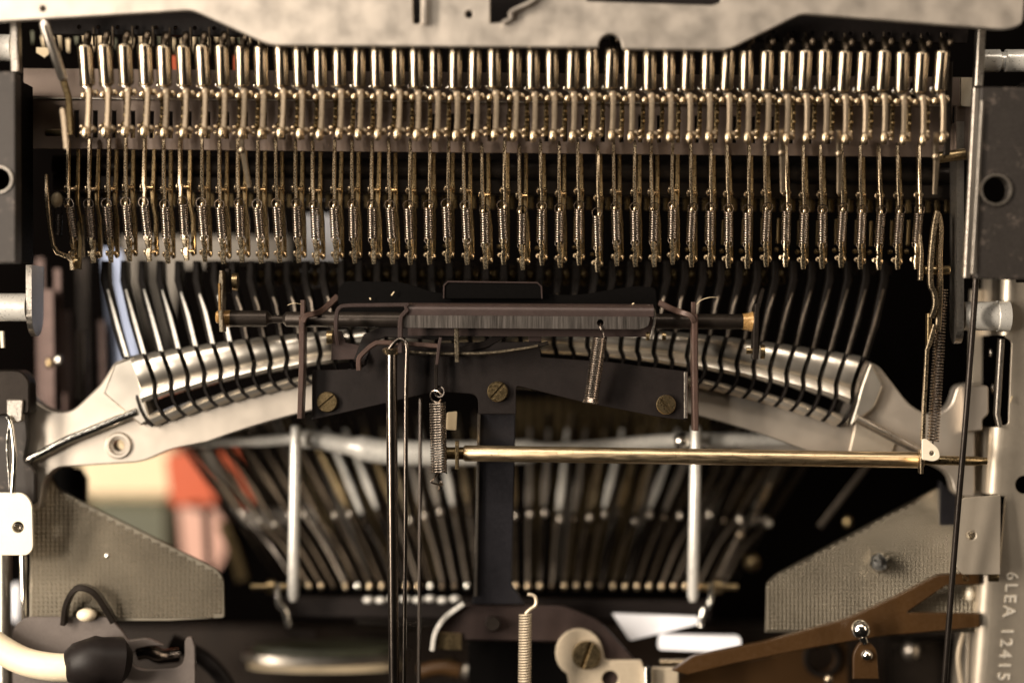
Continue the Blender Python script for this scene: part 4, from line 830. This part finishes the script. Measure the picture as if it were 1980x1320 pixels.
# slanted bright lever on the right of the fan
t = thing('slanted_lever', 'bright slanted lever with rounded blade to the side of the fan', 'lever', P(1400, 1130, 44))
mb = MB(); line(mb, smooth_path([(1512, 880, 52), (1488, 930, 50), (1462, 985, 48), (1436, 1024, 46)], 4), [10]*3+[14]*3+[17]*3+[12]*3+[8], 14, True); part('blade', mb, 'chrome', t)
mb = MB(); line(mb, [(1436, 1024, 47), (1390, 1118, 44)], [11, 8], 10, True); part('shank', mb, 'typebar_edge', t)
mb = MB(); ball(mb, P(1432, 1034, 44), px_r(9, 44)); part('joint', mb, 'tan_nickel', t)
for (a, b, lab) in (((1680, 895, 46), (1585, 1018, 46), 'thin blurred strut slanting above the waffle panel with nut'), ((1470, 905, 60), (1420, 990, 60), 'dim brown strut behind the bright slanted lever')):
    mb = MB(); line(mb, [a, b], 10, 10, True); solo('slanted_strut', mb, 'typebar_edge' if b[0] > 1500 else 'dark_brass', lab, 'strut')
for (x, y, r, lab) in ((1640, 1008, 10, 'blurred brass bead above the waffle panel with nut'), (1480, 1004, 10, 'blurred grey bead beside the bright slanted lever'), (1455, 1085, 16, 'blurred golden lump beside the fan of levers')):
    mb = MB(); ball(mb, P(x, y, 55), px_r(r, 55), px_r(r*1.2, 55)); solo('blurred_bead', mb, 'steel' if r == 10 and x < 1500 else 'brass', lab, 'bead')

for (x, y, r, m, lab) in ((905, 1296, 14, 'steel', 'blurred grey bead under the tan foot of the lower bracket'), (985, 1282, 9, 'dim_steel', 'dim bead beside the pale hooked spring'), (870, 1290, 18, 'dark_brass', 'dim brown lump under the tan foot'), (1560, 1180, 12, 'dark_brass', 'dim brown bead beside the waffle panel edge')):
    mb = MB(); ball(mb, P(x, y, 48), px_r(r, 48), px_r(r*1.1, 48)); solo('lower_bead', mb, m, lab, 'bead')
mb = MB(); line(mb, smooth_path([(1347, 588, -1), (1356, 580, -1.5), (1372, 575, -2), (1388, 575, -1)], 5), .55, n=5); solo('lint_fibre', mb, 'cream', 'fine curved hair clinging to the rusty flange', 'fibre')
mb = MB(); line(mb, smooth_path([(556, 590, 1), (568, 586, 0), (582, 588, 1)], 5), .5, n=5); solo('lint_fibre', mb, 'cream', 'fine short hair lying over the grooved rod', 'fibre')
bars = sorted([o for o in bpy.data.objects if o.get('category') == 'typebar'], key=lambda o: o.location.x)
bars[0]['label'] = 'end typebar of the fan, nearest the blue sheet'
bars[-1]['label'] = 'end typebar of the fan, nearest the stretched spring'

mb = MB(); line(mb, [(690, 1200, 46), (760, 1203, 46), (850, 1204, 46)], [10, 16, 12], n=16); solo('dull_roller', mb, 'dark_steel', 'dull dark roller behind the push rod under the rail', 'roller')
mb = MB(); line(mb, smooth_path([(810, 1300, 42), (850, 1290, 42), (890, 1296, 42)], 4), 14, n=12); solo('brown_lump', mb, 'brown_paint', 'blurred reddish brown lump below the lower bracket', 'lump')
mb = MB(); plate(mb, [(905, 1240), (1110, 1244), (1100, 1345), (905, 1345)], 34, 4); solo('dark_inner_plate', mb, 'dark_rubber', 'dark plate below the lower bracket', 'plate')
